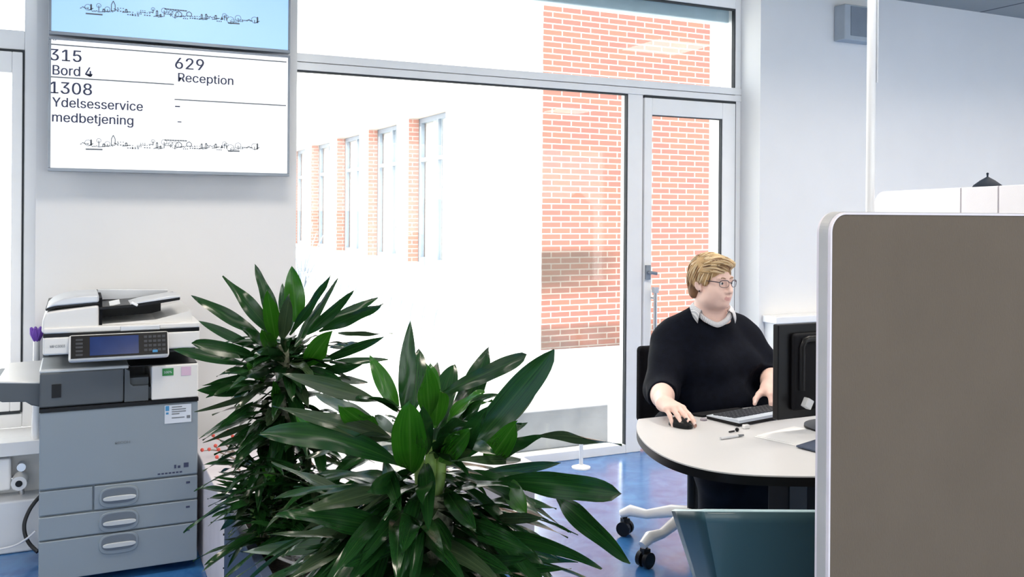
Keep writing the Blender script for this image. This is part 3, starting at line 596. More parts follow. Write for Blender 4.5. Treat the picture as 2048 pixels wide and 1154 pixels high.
class Leaves:
    def __init__(s): s.v = []; s.f = []; s.uv = []; s.mi = []
    def leaf(s, base, tip, width, bend=Vector((0, 0, 0)), nrm=None, roll=0, fold=.22, n=16, wave=.085, mi=0, rnd=random, shape=.45, mid=None):
        base, tip = Vector(base), Vector(tip); c = (Vector(mid)*2-(base+tip)*.5) if mid is not None else (base+tip)/2+Vector(bend); o = len(s.v); m_ = 4; ph = rnd.uniform(0, 6); fr = rnd.uniform(7, 15); tw = rnd.uniform(-.7, .7)
        for i in range(n+1):
            t = i/n; p = base*(1-t)**2 + c*2*t*(1-t) + tip*t*t; T = ((c-base)*(1-t)*2 + (tip-c)*2*t).normalized()
            N = Vector(nrm) if nrm is not None else Vector((0, 0, 1)); N = (N - T*N.dot(T)); N = N.normalized() if N.length > 1e-4 else T.orthogonal().normalized()
            N = Matrix.Rotation(roll*(0.5+t)+tw*t*t, 3, T) @ N; B = T.cross(N)
            e0 = .75; e1 = e0*(1-shape)/shape; pk = shape**e0*(1-shape)**e1
            wd = width*max(.16*(1-t)**.5 if t < .5 else 0, (max(t, 1e-4)**e0*max(1-t, 0)**e1)/pk)
            for j in range(m_+1):
                u = j/m_*2-1
                q = p + B*(u*wd/2) + N*(fold*abs(u)*wd/2 + wave*width*math.sin(fr*t+ph+(2 if u > 0 else 0))*abs(u)**1.5)
                s.v.append(q)
        for i in range(n):
            for j in range(m_):
                a = o+i*(m_+1)+j; s.f.append((a, a+1, a+m_+2, a+m_+1)); s.mi.append(mi)
                s.uv.append([(j/m_, i/n+o*.37), ((j+1)/m_, i/n+o*.37), ((j+1)/m_, (i+1)/n+o*.37), (j/m_, (i+1)/n+o*.37)])
    def build(s, name, parent):
        me = bpy.data.meshes.new(name); off = Vector(parent.location)
        me.from_pydata([v-off for v in s.v], [], s.f)
        for k in ('leaf', 'leafb', 'leafg'): me.materials.append(M[k])
        me.polygons.foreach_set('material_index', s.mi); ul = me.uv_layers.new(name='UVMap')
        ul.data.foreach_set('uv', [c for f in s.uv for p in f for c in p]); me.polygons.foreach_set('use_smooth', [True]*len(me.polygons))
        o = bpy.data.objects.new(name, me); COL.objects.link(o); o.parent = parent; return o
def place_leaf(L, zx, zy, b, t, wz, f0, length, sgn, mi=0, bend=0, roll=None, rnd=random, shape=.45, mid=None, fold=.22):
    """leaf between two sighted points; the depth of its tip follows from the leaf's real length"""
    (x0, y0, sc) = zx; pb = (x0+b[0]/sc, y0+b[1]/sc); pt = (x0+t[0]/sc, y0+t[1]/sc)
    l = math.hypot(pt[0]-pb[0], pt[1]-pb[1])*f0/FPX; dz = math.sqrt(max(0, length**2-l**2))*sgn
    fb, ft = f0+rnd.uniform(-.03, .03)*(1 if not sgn else 0)+dz*.1, f0+dz
    B = at_f(*pb, fb); T = at_f(*pt, ft); wid = wz/sc*(f0+dz*.5)/FPX
    mm = None
    if mid: mm = at_f(x0+mid[0]/sc, y0+mid[1]/sc, f0+dz*.6)
    view = -(ray((pb[0]+pt[0])/2, (pb[1]+pt[1])/2)).normalized()
    L.leaf(B, T, wid, Vector((0, 0, bend)), view, roll if roll is not None else rnd.uniform(-.5, .5), mi=mi, rnd=rnd, shape=shape, mid=mm, fold=fold)
def fill_leaves(L, c, n, lo, hi, wid, elev, rnd, mis=(0, 0, 0, 0, 0, 2), zspread=.1, az=None):
    for k in range(n):
        a = rnd.uniform(*(az or (0, 2*math.pi))); e = rnd.uniform(*elev); l = rnd.uniform(lo, hi)
        d = Vector((math.cos(a)*math.cos(e), math.sin(a)*math.cos(e), math.sin(e))); b = Vector(c)+Vector((d.x*.02, d.y*.02, rnd.uniform(-zspread, zspread)))
        L.leaf(b, b+d*l-Vector((0, 0, l*.18)), wid*rnd.uniform(.8, 1.2), Vector((0, 0, l*.16)), None, rnd.uniform(-.3, .3), mi=rnd.choice(mis), rnd=rnd)
# front plant
FF = 2.2; rnd = random.Random(21)
c0 = at_f(866, 1000, FF); fp = empty('dracaena_plant', (c0.x, c0.y, .36), 'front dracaena with broad glossy leaves on a thick mottled trunk', 'plant', 'dracaenas in the planter')
tr = MB(); top = at_f(860, 985, FF)
tr.tube([(c0.x+.01, c0.y, .36), (c0.x, c0.y, .55), (c0.x-.002, c0.y, .72), top], [.05, .054, .052, .046], 16); tr.build('trunk', M['bark'], fp, smooth=True)
st = MB()
for (a, b, r) in (((846, 1010), (835, 905), .017), ((868, 1010), (885, 900), .015), ((855, 1010), (862, 880), .016), ((800, 1154), (835, 1010), .018)):
    st.tube([at_f(*a, FF-.01), at_f((a[0]+b[0])/2+3, (a[1]+b[1])/2, FF-.02), at_f(*b, FF)], [r, r, r*.7], 10)
st.build('stem', M['stem'], fp, smooth=True)
L = Leaves(); Z5 = (400, 640, 2.2457)
for a in (  # base, tip, width, length, sign (- towards the viewer), material, extras
    ((915, 420), (945, 3), 75, .30, 0, 0, {}), ((960, 400), (985, 130), 95, .3, 1, 0, {}), ((890, 400), (762, 158), 78, .26, 0, 1, {}), ((1030, 430), (1015, 195), 100, .25, -1, 1, {'roll': .1}),
    ((1045, 360), (1066, 188), 55, .3, 1, 0, {}), ((1120, 560), (1300, 118), 120, .38, 1, 0, {'roll': .3}), ((1180, 620), (1588, 130), 150, .42, 0, 0, {'roll': .2, 'shape': .55}), ((1300, 520), (1540, 250), 90, .3, 1, 2, {}),
    ((1075, 335), (1468, 156), 78, .36, 1, 0, {'shape': .6}), ((1330, 640), (1540, 522), 62, .3, -1, 0, {'bend': .03}), ((1520, 520), (1895, 562), 72, .32, -1, 2, {'roll': .9, 'shape': .55, 'bend': .015}),
    ((1340, 720), (1895, 780), 118, .38, -1, 0, {'shape': .6, 'roll': .3, 'bend': .01}), ((1600, 800), (1935, 1092), 105, .34, -1, 0, {'shape': .5, 'roll': .3, 'mid': (1750, 920)}),
    ((1440, 630), (1128, 636), 62, .36, -1, 2, {'roll': .8}), ((860, 530), (322, 388), 100, .40, -1, 2, {'roll': .5, 'shape': .35}), ((800, 470), (508, 328), 70, .34, 1, 2, {'roll': .5}), ((790, 360), (365, 240), 78, .38, -1, 2, {'roll': .3}),
    ((905, 650), (262, 516), 115, .46, -1, 0, {'roll': .3, 'shape': .55, 'bend': .05}), ((790, 500), (622, 380), 110, .22, -1, 1, {}), ((570, 580), (428, 430), 62, .25, 0, 1, {}),
    ((900, 960), (342, 872), 120, .42, -1, 0, {'roll': .2, 'bend': .02}), ((840, 760), (455, 860), 85, .36, -1, 2, {'roll': .2}), ((800, 960), (300, 965), 55, .36, -1, 2, {'roll': .6}), ((740, 1000), (190, 1040), 70, .4, 1, 0, {}),
    ((1150, 900), (1500, 1045), 95, .34, -1, 0, {}), ((1300, 960), (1805, 1118), 70, .42, -1, 0, {'mid': (1560, 1010)}), ((1250, 1100), (1668, 1118), 50, .34, -1, 0, {}), ((1330, 890), (1545, 885), 56, .3, -1, 2, {}), ((1130, 1110), (1485, 1068), 66, .32, -1, 0, {}),
    ((1370, 720), (1470, 875), 95, .22, -1, 1, {}), ((945, 680), (940, 370), 165, .34, -1, 1, {'roll': 0, 'shape': .5}), ((1010, 600), (1000, 380), 90, .3, -1, 0, {}), ((1080, 640), (1215, 490), 110, .26, -1, 1, {}), ((1290, 640), (1425, 455), 115, .28, -1, 1, {'roll': .2}),
    ((1140, 640), (1290, 390), 95, .34, -1, 0, {}), ((1180, 600), (1470, 460), 60, .3, 1, 0, {}), ((830, 640), (900, 860), 70, .28, -1, 0, {}), ((870, 620), (790, 430), 120, .3, 1, 0, {}), ((900, 700), (750, 770), 90, .3, -1, 0, {}),
    ((1000, 820), (830, 985), 60, .26, -1, 2, {}), ((900, 420), (1100, 250), 50, .3, 1, 0, {}), ((1050, 560), (1150, 260), 60, .34, 1, 0, {}), ((960, 960), (640, 1110), 80, .36, -1, 0, {}), ((1060, 980), (1420, 1154), 90, .36, -1, 0, {}),
    ((700, 800), (320, 640), 60, .3, 1, 2, {'roll': .9}), ((1100, 760), (1240, 960), 90, .28, -1, 0, {}), ((1180, 820), (1430, 930), 90, .3, 1, 0, {}), ((940, 760), (700, 900), 110, .34, 1, 0, {}), ((880, 820), (560, 960), 90, .36, 1, 0, {}),
    ((1200, 1010), (1700, 1090), 60, .4, 1, 0, {}), ((1240, 700), (1620, 640), 60, .36, 1, 0, {})):
    place_leaf(L, Z5, None, a[0], a[1], a[2], FF, a[3], a[4], a[5], rnd=rnd, **a[6]) if False else place_leaf(L, Z5, None, a[0], a[1], a[2], FF, a[3], a[4], a[5], rnd=rnd, **a[6])
fill_leaves(L, at_f(850, 960, FF), 46, .2, .34, .046, (-.5, .5), rnd, zspread=.08)
fill_leaves(L, at_f(880, 1090, FF+.02), 56, .2, .36, .044, (-.5, .35), rnd, zspread=.12)
fill_leaves(L, at_f(800, 1060, FF+.02), 46, .24, .42, .044, (-.5, .25), rnd, zspread=.08)
fill_leaves(L, at_f(870, 1150, FF+.02), 46, .24, .42, .044, (-.4, .3), rnd, zspread=.05)
fill_leaves(L, at_f(870, 880, FF), 14, .16, .26, .05, (.4, 1.2), rnd, (0, 0, 1), zspread=.04)
L.build('foliage', fp)
# back plant
FB = 3.1; rnd = random.Random(5)
c0 = at_f(575, 900, FB); bp = empty('dracaena_plant', (c0.x, c0.y, .36), 'back dracaena with a tall leafy crown beside the photocopier', 'plant', 'dracaenas in the planter')
st = MB(); st.tube([(c0.x, c0.y, .36), at_f(570, 860, FB), at_f(566, 690, FB)], [.034, .03, .018], 12); st.tube([(c0.x-.05, c0.y+.05, .36), at_f(540, 920, FB+.03), at_f(530, 800, FB+.05)], [.022, .02, .012], 10); st.build('trunk', M['bark'], bp, smooth=True)
L = Leaves(); Z4 = (340, 500, 2.886)
for a in (((640, 500), (488, 82), 85, .28, 0, 0, {}), ((610, 500), (305, 148), 92, .32, 0, 0, {'roll': .2}), ((520, 490), (122, 262), 78, .3, 0, 0, {}), ((500, 570), (165, 408), 58, .3, 1, 0, {}), ((490, 610), (122, 538), 92, .3, -1, 0, {'shape': .55, 'roll': .2}),
    ((440, 660), (15, 574), 66, .3, 0, 0, {'shape': .55}), ((460, 720), (185, 782), 38, .26, -1, 0, {}), ((470, 800), (158, 812), 86, .28, -1, 0, {'roll': .2}), ((480, 880), (278, 1030), 50, .28, -1, 0, {}), ((490, 840), (140, 935), 36, .3, -1, 2, {}), ((470, 1000), (188, 1112), 38, .28, -1, 2, {}),
    ((730, 420), (703, 92), 120, .26, 0, 1, {'roll': .1}), ((690, 490), (935, 132), 66, .3, 0, 0, {'roll': .9}), ((760, 510), (968, 162), 56, .3, 1, 0, {'roll': .6}), ((790, 490), (1065, 232), 70, .3, 0, 0, {'roll': .6}), ((860, 470), (1230, 308), 82, .3, 0, 0, {'shape': .6}), ((850, 450), (1205, 272), 60, .3, 1, 0, {}),
    ((970, 480), (1285, 482), 40, .28, 0, 2, {'roll': .8}), ((890, 635), (1240, 498), 62, .3, -1, 0, {'roll': .5}), ((920, 560), (1112, 536), 42, .3, 1, 0, {}), ((920, 650), (1260, 632), 46, .3, 1, 0, {}), ((790, 660), (935, 466), 120, .26, -1, 1, {'roll': .1}), ((610, 520), (560, 228), 96, .26, -1, 1, {'roll': .1}),
    ((600, 590), (528, 455), 84, .24, -1, 1, {}), ((545, 760), (445, 645), 66, .22, -1, 1, {}), ((620, 890), (600, 755), 60, .22, -1, 1, {}), ((950, 740), (1142, 766), 46, .26, 1, 2, {}), ((690, 470), (650, 190), 90, .28, 1, 0, {}), ((650, 520), (690, 250), 80, .28, -1, 2, {}),
    ((720, 560), (870, 300), 60, .3, 1, 0, {}), ((660, 640), (560, 560), 70, .26, -1, 0, {}), ((880, 700), (1110, 660), 60, .3, -1, 0, {}), ((760, 690), (1000, 760), 80, .3, -1, 0, {}), ((600, 680), (390, 590), 70, .3, 1, 0, {}), ((590, 700), (400, 720), 60, .3, -1, 0, {}), ((580, 560), (400, 440), 60, .3, -1, 0, {})):
    place_leaf(L, Z4, None, a[0], a[1], a[2], FB, a[3], a[4], a[5], rnd=rnd, **a[6])
fill_leaves(L, at_f(570, 720, FB), 54, .14, .25, .045, (-.5, .5), rnd, zspread=.07)
fill_leaves(L, at_f(570, 790, FB), 56, .15, .26, .045, (-.7, .3), rnd, zspread=.1)
fill_leaves(L, at_f(575, 870, FB), 56, .15, .26, .045, (-.7, .3), rnd, zspread=.1)
L.build('foliage', bp)
# small plant with narrow leaves, low between them
FS = 3.0; rnd = random.Random(8)
c0 = at_f(545, 1000, FS); sp_ = empty('dracaena_plant', (c0.x, c0.y, .36), 'low bushy dracaena with narrow leaves, lowest at the left of the planter', 'plant', 'dracaenas in the planter')
st = MB()
for dx in (-.04, .0, .05): st.tube([(c0.x+dx, c0.y, .36), (c0.x+dx*1.5, c0.y, .50), (c0.x+dx*2, c0.y-.01, .62)], [.012, .010, .006], 8)
st.build('stem', M['stem'], sp_, smooth=True)
L = Leaves(); Z8 = (360, 840, 3.675)
for a in (((540, 460), (245, 418), 26, .2, -1, 0, {}), ((540, 420), (278, 382), 24, .2, 1, 0, {}), ((560, 500), (268, 470), 28, .2, -1, 0, {}), ((560, 520), (355, 520), 30, .2, 1, 0, {}), ((600, 540), (430, 580), 40, .2, -1, 0, {}), ((620, 330), (700, 460), 80, .16, -1, 1, {}), ((560, 330), (440, 240), 50, .18, 1, 0, {}),
    ((520, 660), (380, 680), 30, .15, -1, 2, {}), ((560, 720), (370, 790), 30, .18, -1, 2, {}), ((560, 860), (320, 880), 24, .2, -1, 2, {}), ((700, 850), (715, 970), 70, .12, -1, 1, {}), ((640, 320), (800, 330), 40, .2, 1, 2, {}), ((800, 380), (900, 310), 40, .16, -1, 2, {}), ((600, 620), (400, 640), 36, .2, -1, 2, {}),
    ((560, 300), (380, 330), 40, .18, 1, 0, {}), ((700, 960), (440, 965), 50, .24, -1, 0, {})):
    place_leaf(L, Z8, None, a[0], a[1], a[2], FS, a[3], a[4], a[5], rnd=rnd, **a[6])
for (px, py) in ((520, 940), (560, 980), (600, 1010), (540, 1030), (620, 950), (660, 1030)):
    fill_leaves(L, at_f(px, py, FS), 24, .1, .2, .026, (-.5, .6), rnd, zspread=.03)
for (px, py, f_) in ((560, 1060, 2.9), (620, 1060, 2.85), (680, 1070, 2.8), (720, 1030, 2.8), (650, 990, 2.9), (600, 900, 3.05), (520, 1010, 2.95)):
    fill_leaves(L, at_f(px, py, f_), 26, .14, .27, .034, (-.3, .7), rnd, zspread=.04)
L.build('foliage', sp_)
# dry twigs with red berries on the white box
tw = empty('dry_twigs', (.62, 3.75, ZP), 'dry twigs with red tips lying on the white box', 'twigs'); rnd = random.Random(4)
a_ = MB()
for (p, q, q2) in (((470, 905), (440, 880), (425, 872)), ((470, 905), (425, 900), (402, 902)), ((475, 920), (440, 905), (430, 892)), ((500, 915), (470, 880), (455, 862)), ((480, 940), (450, 925), (432, 915))):
    A, B, C = at_z(*p, ZP+.015), at_z(*q, ZP+.03), at_z(*q2, ZP+.045); a_.tube([A, B, C], [.004, .003, .0015], 6)
    for k in range(2): MB().sphere(B.lerp(C, .3+.6*k)+Vector((0, 0, .004)), .008, 8, 6).build('berry', M['red'], tw, smooth=True)
a_.build('twig', M['twig'], tw, smooth=True)
# white cord heap in the planter
wc = MB(); rnd = random.Random(2); pts = []; cc = at_z(592, 1138, .375)
for k in range(60):
    t = k/59; pts.append(cc+Vector((.07*math.cos(t*19)*(.5+.5*math.sin(t*5)), .07*math.sin(t*15), .012+.035*abs(math.sin(t*11)))))
wc.tube(pts, .005, 8); tag(wc.build('cable_bundle', M['cable_w'], None, smooth=True), 'tangled white cable heaped on the planter soil', 'cable')

# ------------------------------------------------------------------ desk
ZD = .74
edge = [(1.84, 2.80), (1.78, 2.72), (1.72, 2.62), (1.672, 2.51), (1.645, 2.42), (1.632, 2.34), (1.632, 2.27), (1.645, 2.205), (1.675, 2.14), (1.725, 2.085), (1.80, 2.035), (1.90, 1.985), (2.05, 1.93), (2.3, 1.875), (2.7, 1.84), (3.25, 1.84), (3.25, 2.80)]
edge = spline(edge[:-2]) + edge[-2:]
dk = empty('office_desk', (2.4, 2.3, 0), 'white desk with rounded end and black edge where the person works', 'desk')
MB().prism([(x, y, ZD-.004) for x, y in edge], (0, 0, .004)).build('tabletop', M['desk'], dk)
MB().prism([(x, y, ZD-.030) for x, y in edge], (0, 0, .026)).build('edge_band', M['black'], dk, smooth=True)
lg = at_f(1563, 985, 3.05)
MB().box((2.09, 2.30, 0.0), (2.17, 2.40, .70)).box((2.09, 1.98, 0.0), (2.17, 2.72, .03)).box((2.05, 2.0, .68), (2.2, 2.7, .709)).build('leg', M['black'], dk, .005)
MB().box((3.0, 2.30, 0.0), (3.08, 2.40, .70)).box((3.0, 1.98, 0.0), (3.08, 2.72, .03)).box((2.96, 2.0, .68), (3.1, 2.7, .709)).build('leg', M['black'], dk, .005)
boxo('modesty_panel', (2.18, 2.33, .28), (3.0, 2.35, .68), M['blackmat'], dk)

# keyboard
ka = at_z(1417, 842, ZD); kb_ = at_z(1478, 854, ZD); u = Vector((.98, .17, 0)).normalized(); vv = Vector((-u.y, u.x, 0))
kr = Matrix.Rotation(math.atan2(u.y, u.x), 3, 'Z'); org = Vector((kb_.x, kb_.y, ZD))
ky = empty('keyboard', org, 'grey computer keyboard with dark keys on the desk in front of the person', 'keyboard', rz=math.atan2(u.y, u.x))
b = MB(); b.prism([(0, 0.003, 0.001), (0, .15, .001), (0, .15, .010), (0, 0.003, .012)], (.44, 0, 0)); b.build('base', M['black'], ky, local=True)
b = MB(); b.prism([(0, -.002, .0125), (0, .152, .0105), (0, .150, .0135), (0, .012, .0235), (0, .0, .0215)], (.44, 0, 0)); b.build('top_plate', M['speaker'] if False else M['label'], ky, local=True)
b = MB()
for r_ in range(5):
    for c_ in range(20):
        x = .018+c_*.0205; y = .034+r_*.0215; z = .0225-y*.0700
        b.box((x, y, z), (x+.0145, y+.0155, z+.005))
b.build('keys', M['key'], ky, local=True)
boxo('foot', (.02, .005, .0), (.05, .02, .012), M['black'], ky, local=True)
# dark pad between keyboard and person
pa = [at_z(*p, ZD) for p in ((1378, 831), (1405, 835), (1500, 823), (1474, 819))]
tag(MB().prism([(p.x, p.y, ZD+.0005) for p in pa], (0, 0, .008)).build('wrist_rest', M['blackmat'], None, .002), 'flat black wrist pad behind the keyboard', 'wrist rest')
# mouse
mp = at_z(1361, 853, ZD); ms = empty('computer_mouse', (mp.x, mp.y, ZD), "black computer mouse under the person's right hand", 'mouse', rz=math.radians(8))
MB().sphere((0, 0, .004), .03, 20, 12, sc=(1.02, 1.75, 1.0)).build('shell', M['black'], ms, smooth=True, local=True)
sh = ms.children[0].data
for v_ in sh.vertices: v_.co.z = max(v_.co.z, .0008)
MB().tube([(-.004, -.030, .030), (.004, -.030, .030)], .006, 10).build('scroll_wheel', M['key'], ms, smooth=True, local=True)
# pen, small clip, papers, folder
p0, p1 = at_z(1441, 877, ZD+.005), at_z(1487, 870, ZD+.005)
pe = empty('pen', p0, 'slim grey pen lying alone on the white desk', 'pen'); MB().tube([p0, p0.lerp(p1, .75)], .0045, 10).build('barrel', M['silver'], pe, smooth=True); MB().tube([p0.lerp(p1, .75), p1], [.005, .003], 10).build('cap', M['inkg'], pe, smooth=True)
p0 = at_z(1471, 864, ZD); cl = MB(); cl.tube([p0+Vector((-.03, -.004, .004)), p0+Vector((-.005, 0, .004))], .003, 8); cl.sphere(p0+Vector((.008, .002, .007)), .007, 10, 8)
tag(cl.build('key_fob', M['black'], None, smooth=True), 'tiny black fob on the desk just behind the pen', 'fob')
p0 = at_z(1407, 841, ZD); tag(MB().lathe([(.012, 0), (.012, .006), (.008, .009)], (p0.x, p0.y, ZD), 14).build('small_ring', M['seam'], None, smooth=True), 'tiny grey ring by the left corner of the keyboard', 'ring')
p0 = at_z(1492, 857, ZD); tag(MB().box((p0.x-.012, p0.y-.008, ZD), (p0.x+.012, p0.y+.008, ZD+.014)).build('eraser', M['pole'], None, .003), 'small white eraser at the front edge of the keyboard', 'eraser')
pp = [at_z(*p, ZD) for p in ((1508, 874), (1595, 893), (1660, 872), (1585, 855))]
for k, (dz, sx) in enumerate(((.0006, 0), (.0016, .012))):
    tag(MB().prism([(p.x+sx, p.y+sx*.5, ZD+dz) for p in pp], (0, 0, .0007)).build('paper_sheet', M['book'], None), ('lower sheet of the white paper pair by the monitor foot', 'upper sheet of the white paper pair by the monitor foot')[k], 'paper', 'papers on the desk')
pp = [at_z(*p, ZD) for p in ((1592, 896), (1646, 910), (1700, 890), (1655, 876))]
tag(MB().prism([(p.x, p.y, ZD+.0035) for p in pp], (0, 0, .005)).build('folder', M['planter'], None, .001), 'dark slate folder overlapping the papers at the desk front', 'folder')
# monitor seen from behind
mc = at_f(1557, 650, 3.1); MX0, MYB = mc.x, mc.y; zt = mc.z; zb = at_f(1557, 841, 3.1).z
mo = empty('monitor', (MX0+.26, MYB+.05, ZD), 'black computer monitor seen from behind on the desk', 'monitor')
MB().box((MX0, MYB, zb), (MX0+.52, MYB+.028, zt)).build('bezel', M['black'], mo, .004)
MB().box((MX0+.05, MYB-.022, zb+.03), (MX0+.47, MYB+.002, zt-.03)).build('rear_shell', M['blackmat'], mo, .02)
hp = MB(); rr = [(MX0+.085, zt-.055), (MX0+.085, zb+.09)]
hp.tube([(MX0+.30, MYB-.026, zt-.05), (MX0+.11, MYB-.026, zt-.05), (MX0+.09, MYB-.026, zt-.055), (MX0+.08, MYB-.026, zt-.075), (MX0+.08, MYB-.026, zb+.10)], .012, 10); hp.build('rear_rib', M['black'], mo, smooth=True)
boxo('screen', (MX0+.012, MYB+.027, zb+.014), (MX0+.508, MYB+.0295, zt-.012), M['blue_lcd'], mo)
MB().box((MX0+.20, MYB-.05, ZD+.01), (MX0+.32, MYB-.02, zt-.1)).build('neck', M['black'], mo, .01)
MB().lathe([(.12, 0), (.12, .008), (.04, .016)], (MX0+.26, MYB-.02, ZD+.0005), 30).build('foot', M['black'], mo, smooth=True)
pk = at_y(1614, 806, MYB-.055); MB().box((pk.x-.012, pk.y-.012, pk.z-.018), (pk.x+.016, pk.y+.012, pk.z+.015), rot=Matrix.Rotation(.5, 3, 'Y')).build('cable_clip', M['silver'], mo, .003)
bpy.context.view_layer.update()

# ------------------------------------------------------------------ chairs
HUB = Vector((2.48, 3.33, 0))
oc = empty('office_chair', HUB, 'black swivel chair with white five-star base the person sits on', 'chair')
a0 = math.atan2(3.24-3.33, 2.17-2.48)
for k in range(5):
    a = a0 - k*2*math.pi/5; d = Vector((math.cos(a), math.sin(a), 0)); n_ = Vector((-d.y, d.x, 0))
    P = [HUB+Vector((0, 0, .155)), HUB+d*.10+Vector((0, 0, .15)), HUB+d*.22+Vector((0, 0, .115)), HUB+d*.30+Vector((0, 0, .118)), HUB+d*.345+Vector((0, 0, .095))]
    ar = MB().tube(P, [.032, .028, .021, .026, .018], 12).build('base_arm', M['pole'], oc, smooth=True)
    cpos = HUB+d*.326+Vector((0, 0, .034))
    c_ = MB()
    for s_ in (-1, 1): c_.tube([cpos+n_*s_*.008, cpos+n_*s_*.028], .033, 18)
    c_.tube([cpos+Vector((0, 0, .0)), HUB+d*.326+Vector((0, 0, .10))], .010, 8); c_.box(cpos-Vector((.016, .016, -.02)), cpos+Vector((.016, .016, .045)))
    c_.build('caster', M['black'], ar, smooth=True)
MB().tube([HUB+Vector((0, 0, .13)), HUB+Vector((0, 0, .40))], .028, 16).build('gas_lift', M['black'], oc, smooth=True)
MB().box(HUB+Vector((-.15, -.24, .40)), HUB+Vector((.27, .20, .465))).build('seat', M['dark_chair'], oc, .03, seg=4)
bk = MB(); bx0, bx1, by = 2.325, 2.74, 3.52; ztop = at_y(1285, 694, by).z
bk.box((bx0, by, .53), (bx1, by+.05, ztop)); bk.build('backrest', M['dark_chair'], oc, .02, seg=4)
MB().tube([(2.5, 3.5, .42), (2.52, 3.585, .44), (2.53, 3.585, .62)], .018, 10).build('back_bracket', M['black'], oc, smooth=True)

tc = at_f(1369, 1016, 2.1); te = at_f(1745, 1016, 2.1); ux = (te-tc); wid = ux.length; ux.normalize(); ux.z = 0; ux.normalize(); fw = Vector((-ux.y, ux.x, 0)); ct = (tc+te)/2
vc = empty('visitor_chair', (ct.x+fw.x*.2, ct.y+fw.y*.2, 0), 'teal plastic shell chair in front of the desk with its back turned', 'chair')
def shell_pt(s, t):      # s -1..1 across, t 0 seat front .. 1 back top
    if t > .5:
        q = (t-.5)*2; z = .47+q*(tc.z-.47); w_ = (.115+.105*q); y = .05-.085*q + .02; cur = .95*max(0, abs(s)-.82)**1.04; z -= .32*cur*q
        return Vector((s*w_*1.0 if True else 0, y+cur, z))
    q = t*2; y = .44-.37*q; z = .445+.03*(1-q)**2*-.6+.02*q + .03*abs(s)**3; return Vector((s*(.21-.03*q), y, z))
sh = MB(); NS, NT = 60, 24; vs = []
for i in range(NT+1):
    for j in range(NS+1):
        p = shell_pt(j/NS*2-1, i/NT); vs.append(Vector((ct.x, ct.y, 0)) + ux*p.x*(wid/.44) + fw*(p.y-.0) + Vector((0, 0, p.z)))
fs = [(i*(NS+1)+j, i*(NS+1)+j+1, (i+1)*(NS+1)+j+1, (i+1)*(NS+1)+j) for i in range(NT) for j in range(NS)]
sh.add(vs, fs); so_ = sh.build('shell', [M['teal'], M['teal_lit_edge']], vc, smooth=True)
sm = so_.modifiers.new('solid', 'SOLIDIFY'); sm.thickness = .011; sm.offset = 0; sm.material_offset_rim = 1
for (sx, sy) in ((-.17, .08), (.17, .08), (-.19, .40), (.19, .40)):
    b_ = Vector((ct.x, ct.y, 0)); MB().tube([b_+ux*sx*.6+fw*(sy*.6+.1)+Vector((0, 0, .43)), b_+ux*sx+fw*sy+Vector((0, 0, .40)), b_+ux*sx*1.2+fw*(sy*1.25-.05)], .010, 10).build('leg', M['chrome'], vc, smooth=True)

# ------------------------------------------------------------------ screens, pole, speaker, lamp, cabinet
pc = at_f(1658, 430, 1.75); PXL, PY = pc.x, 1.32; ZTOP = 1.487
fpn = empty('partition_panel', (PXL+.6, PY+.015, 0), 'tall beige fabric partition panel in the right foreground', 'partition')
def rrect(x0, x1, z0, z1, r, y, n=10):
    P = []
    for (cx, cz, a0_) in ((x1-r, z1-r, 0), (x0+r, z1-r, 90), (x0+r, z0+r, 180), (x1-r, z0+r, 270)):
        for k in range(n+1): a = math.radians(a0_+90*k/n); P.append((cx+r*math.cos(a), y, cz+r*math.sin(a)))
    return P
MB().prism(rrect(PXL+.004, PXL+1.196, .104, ZTOP-.004, .036, PY), (0, .034, 0)).build('fabric_core', M['beige'], fpn, .004)
def rim(y0_, y1_, e0, e1, nm, m):
    A = rrect(PXL+e0, PXL+1.2-e0, .1+e0, ZTOP-e0, .04, 0); B = rrect(PXL+e1, PXL+1.2-e1, .1+e1, ZTOP-e1, max(.04-e1, .004), 0); n_ = len(A); vs = []
    for (P, y) in ((A, y0_), (B, y0_), (B, y1_), (A, y1_)): vs += [(p[0], y, p[2]) for p in P]
    MB().add(vs, [(r*n_+i, r*n_+(i+1) % n_, ((r+1) % 4)*n_+(i+1) % n_, ((r+1) % 4)*n_+i) for r in range(4) for i in range(n_)]).build(nm, m, fpn)
rim(PY+.006, PY+.028, 0, .005, 'edge_trim', M['trim']); rim(PY-.001, PY+.006, .0015, .0055, 'edge_piping', M['boxw']); rim(PY+.028, PY+.035, .0015, .0055, 'edge_piping', M['boxw'])
for x in (PXL+.2, PXL+1.0): boxo('foot', (x-.03, PY-.2, 0), (x+.03, PY+.23, .10), M['silver'], fpn, .005)

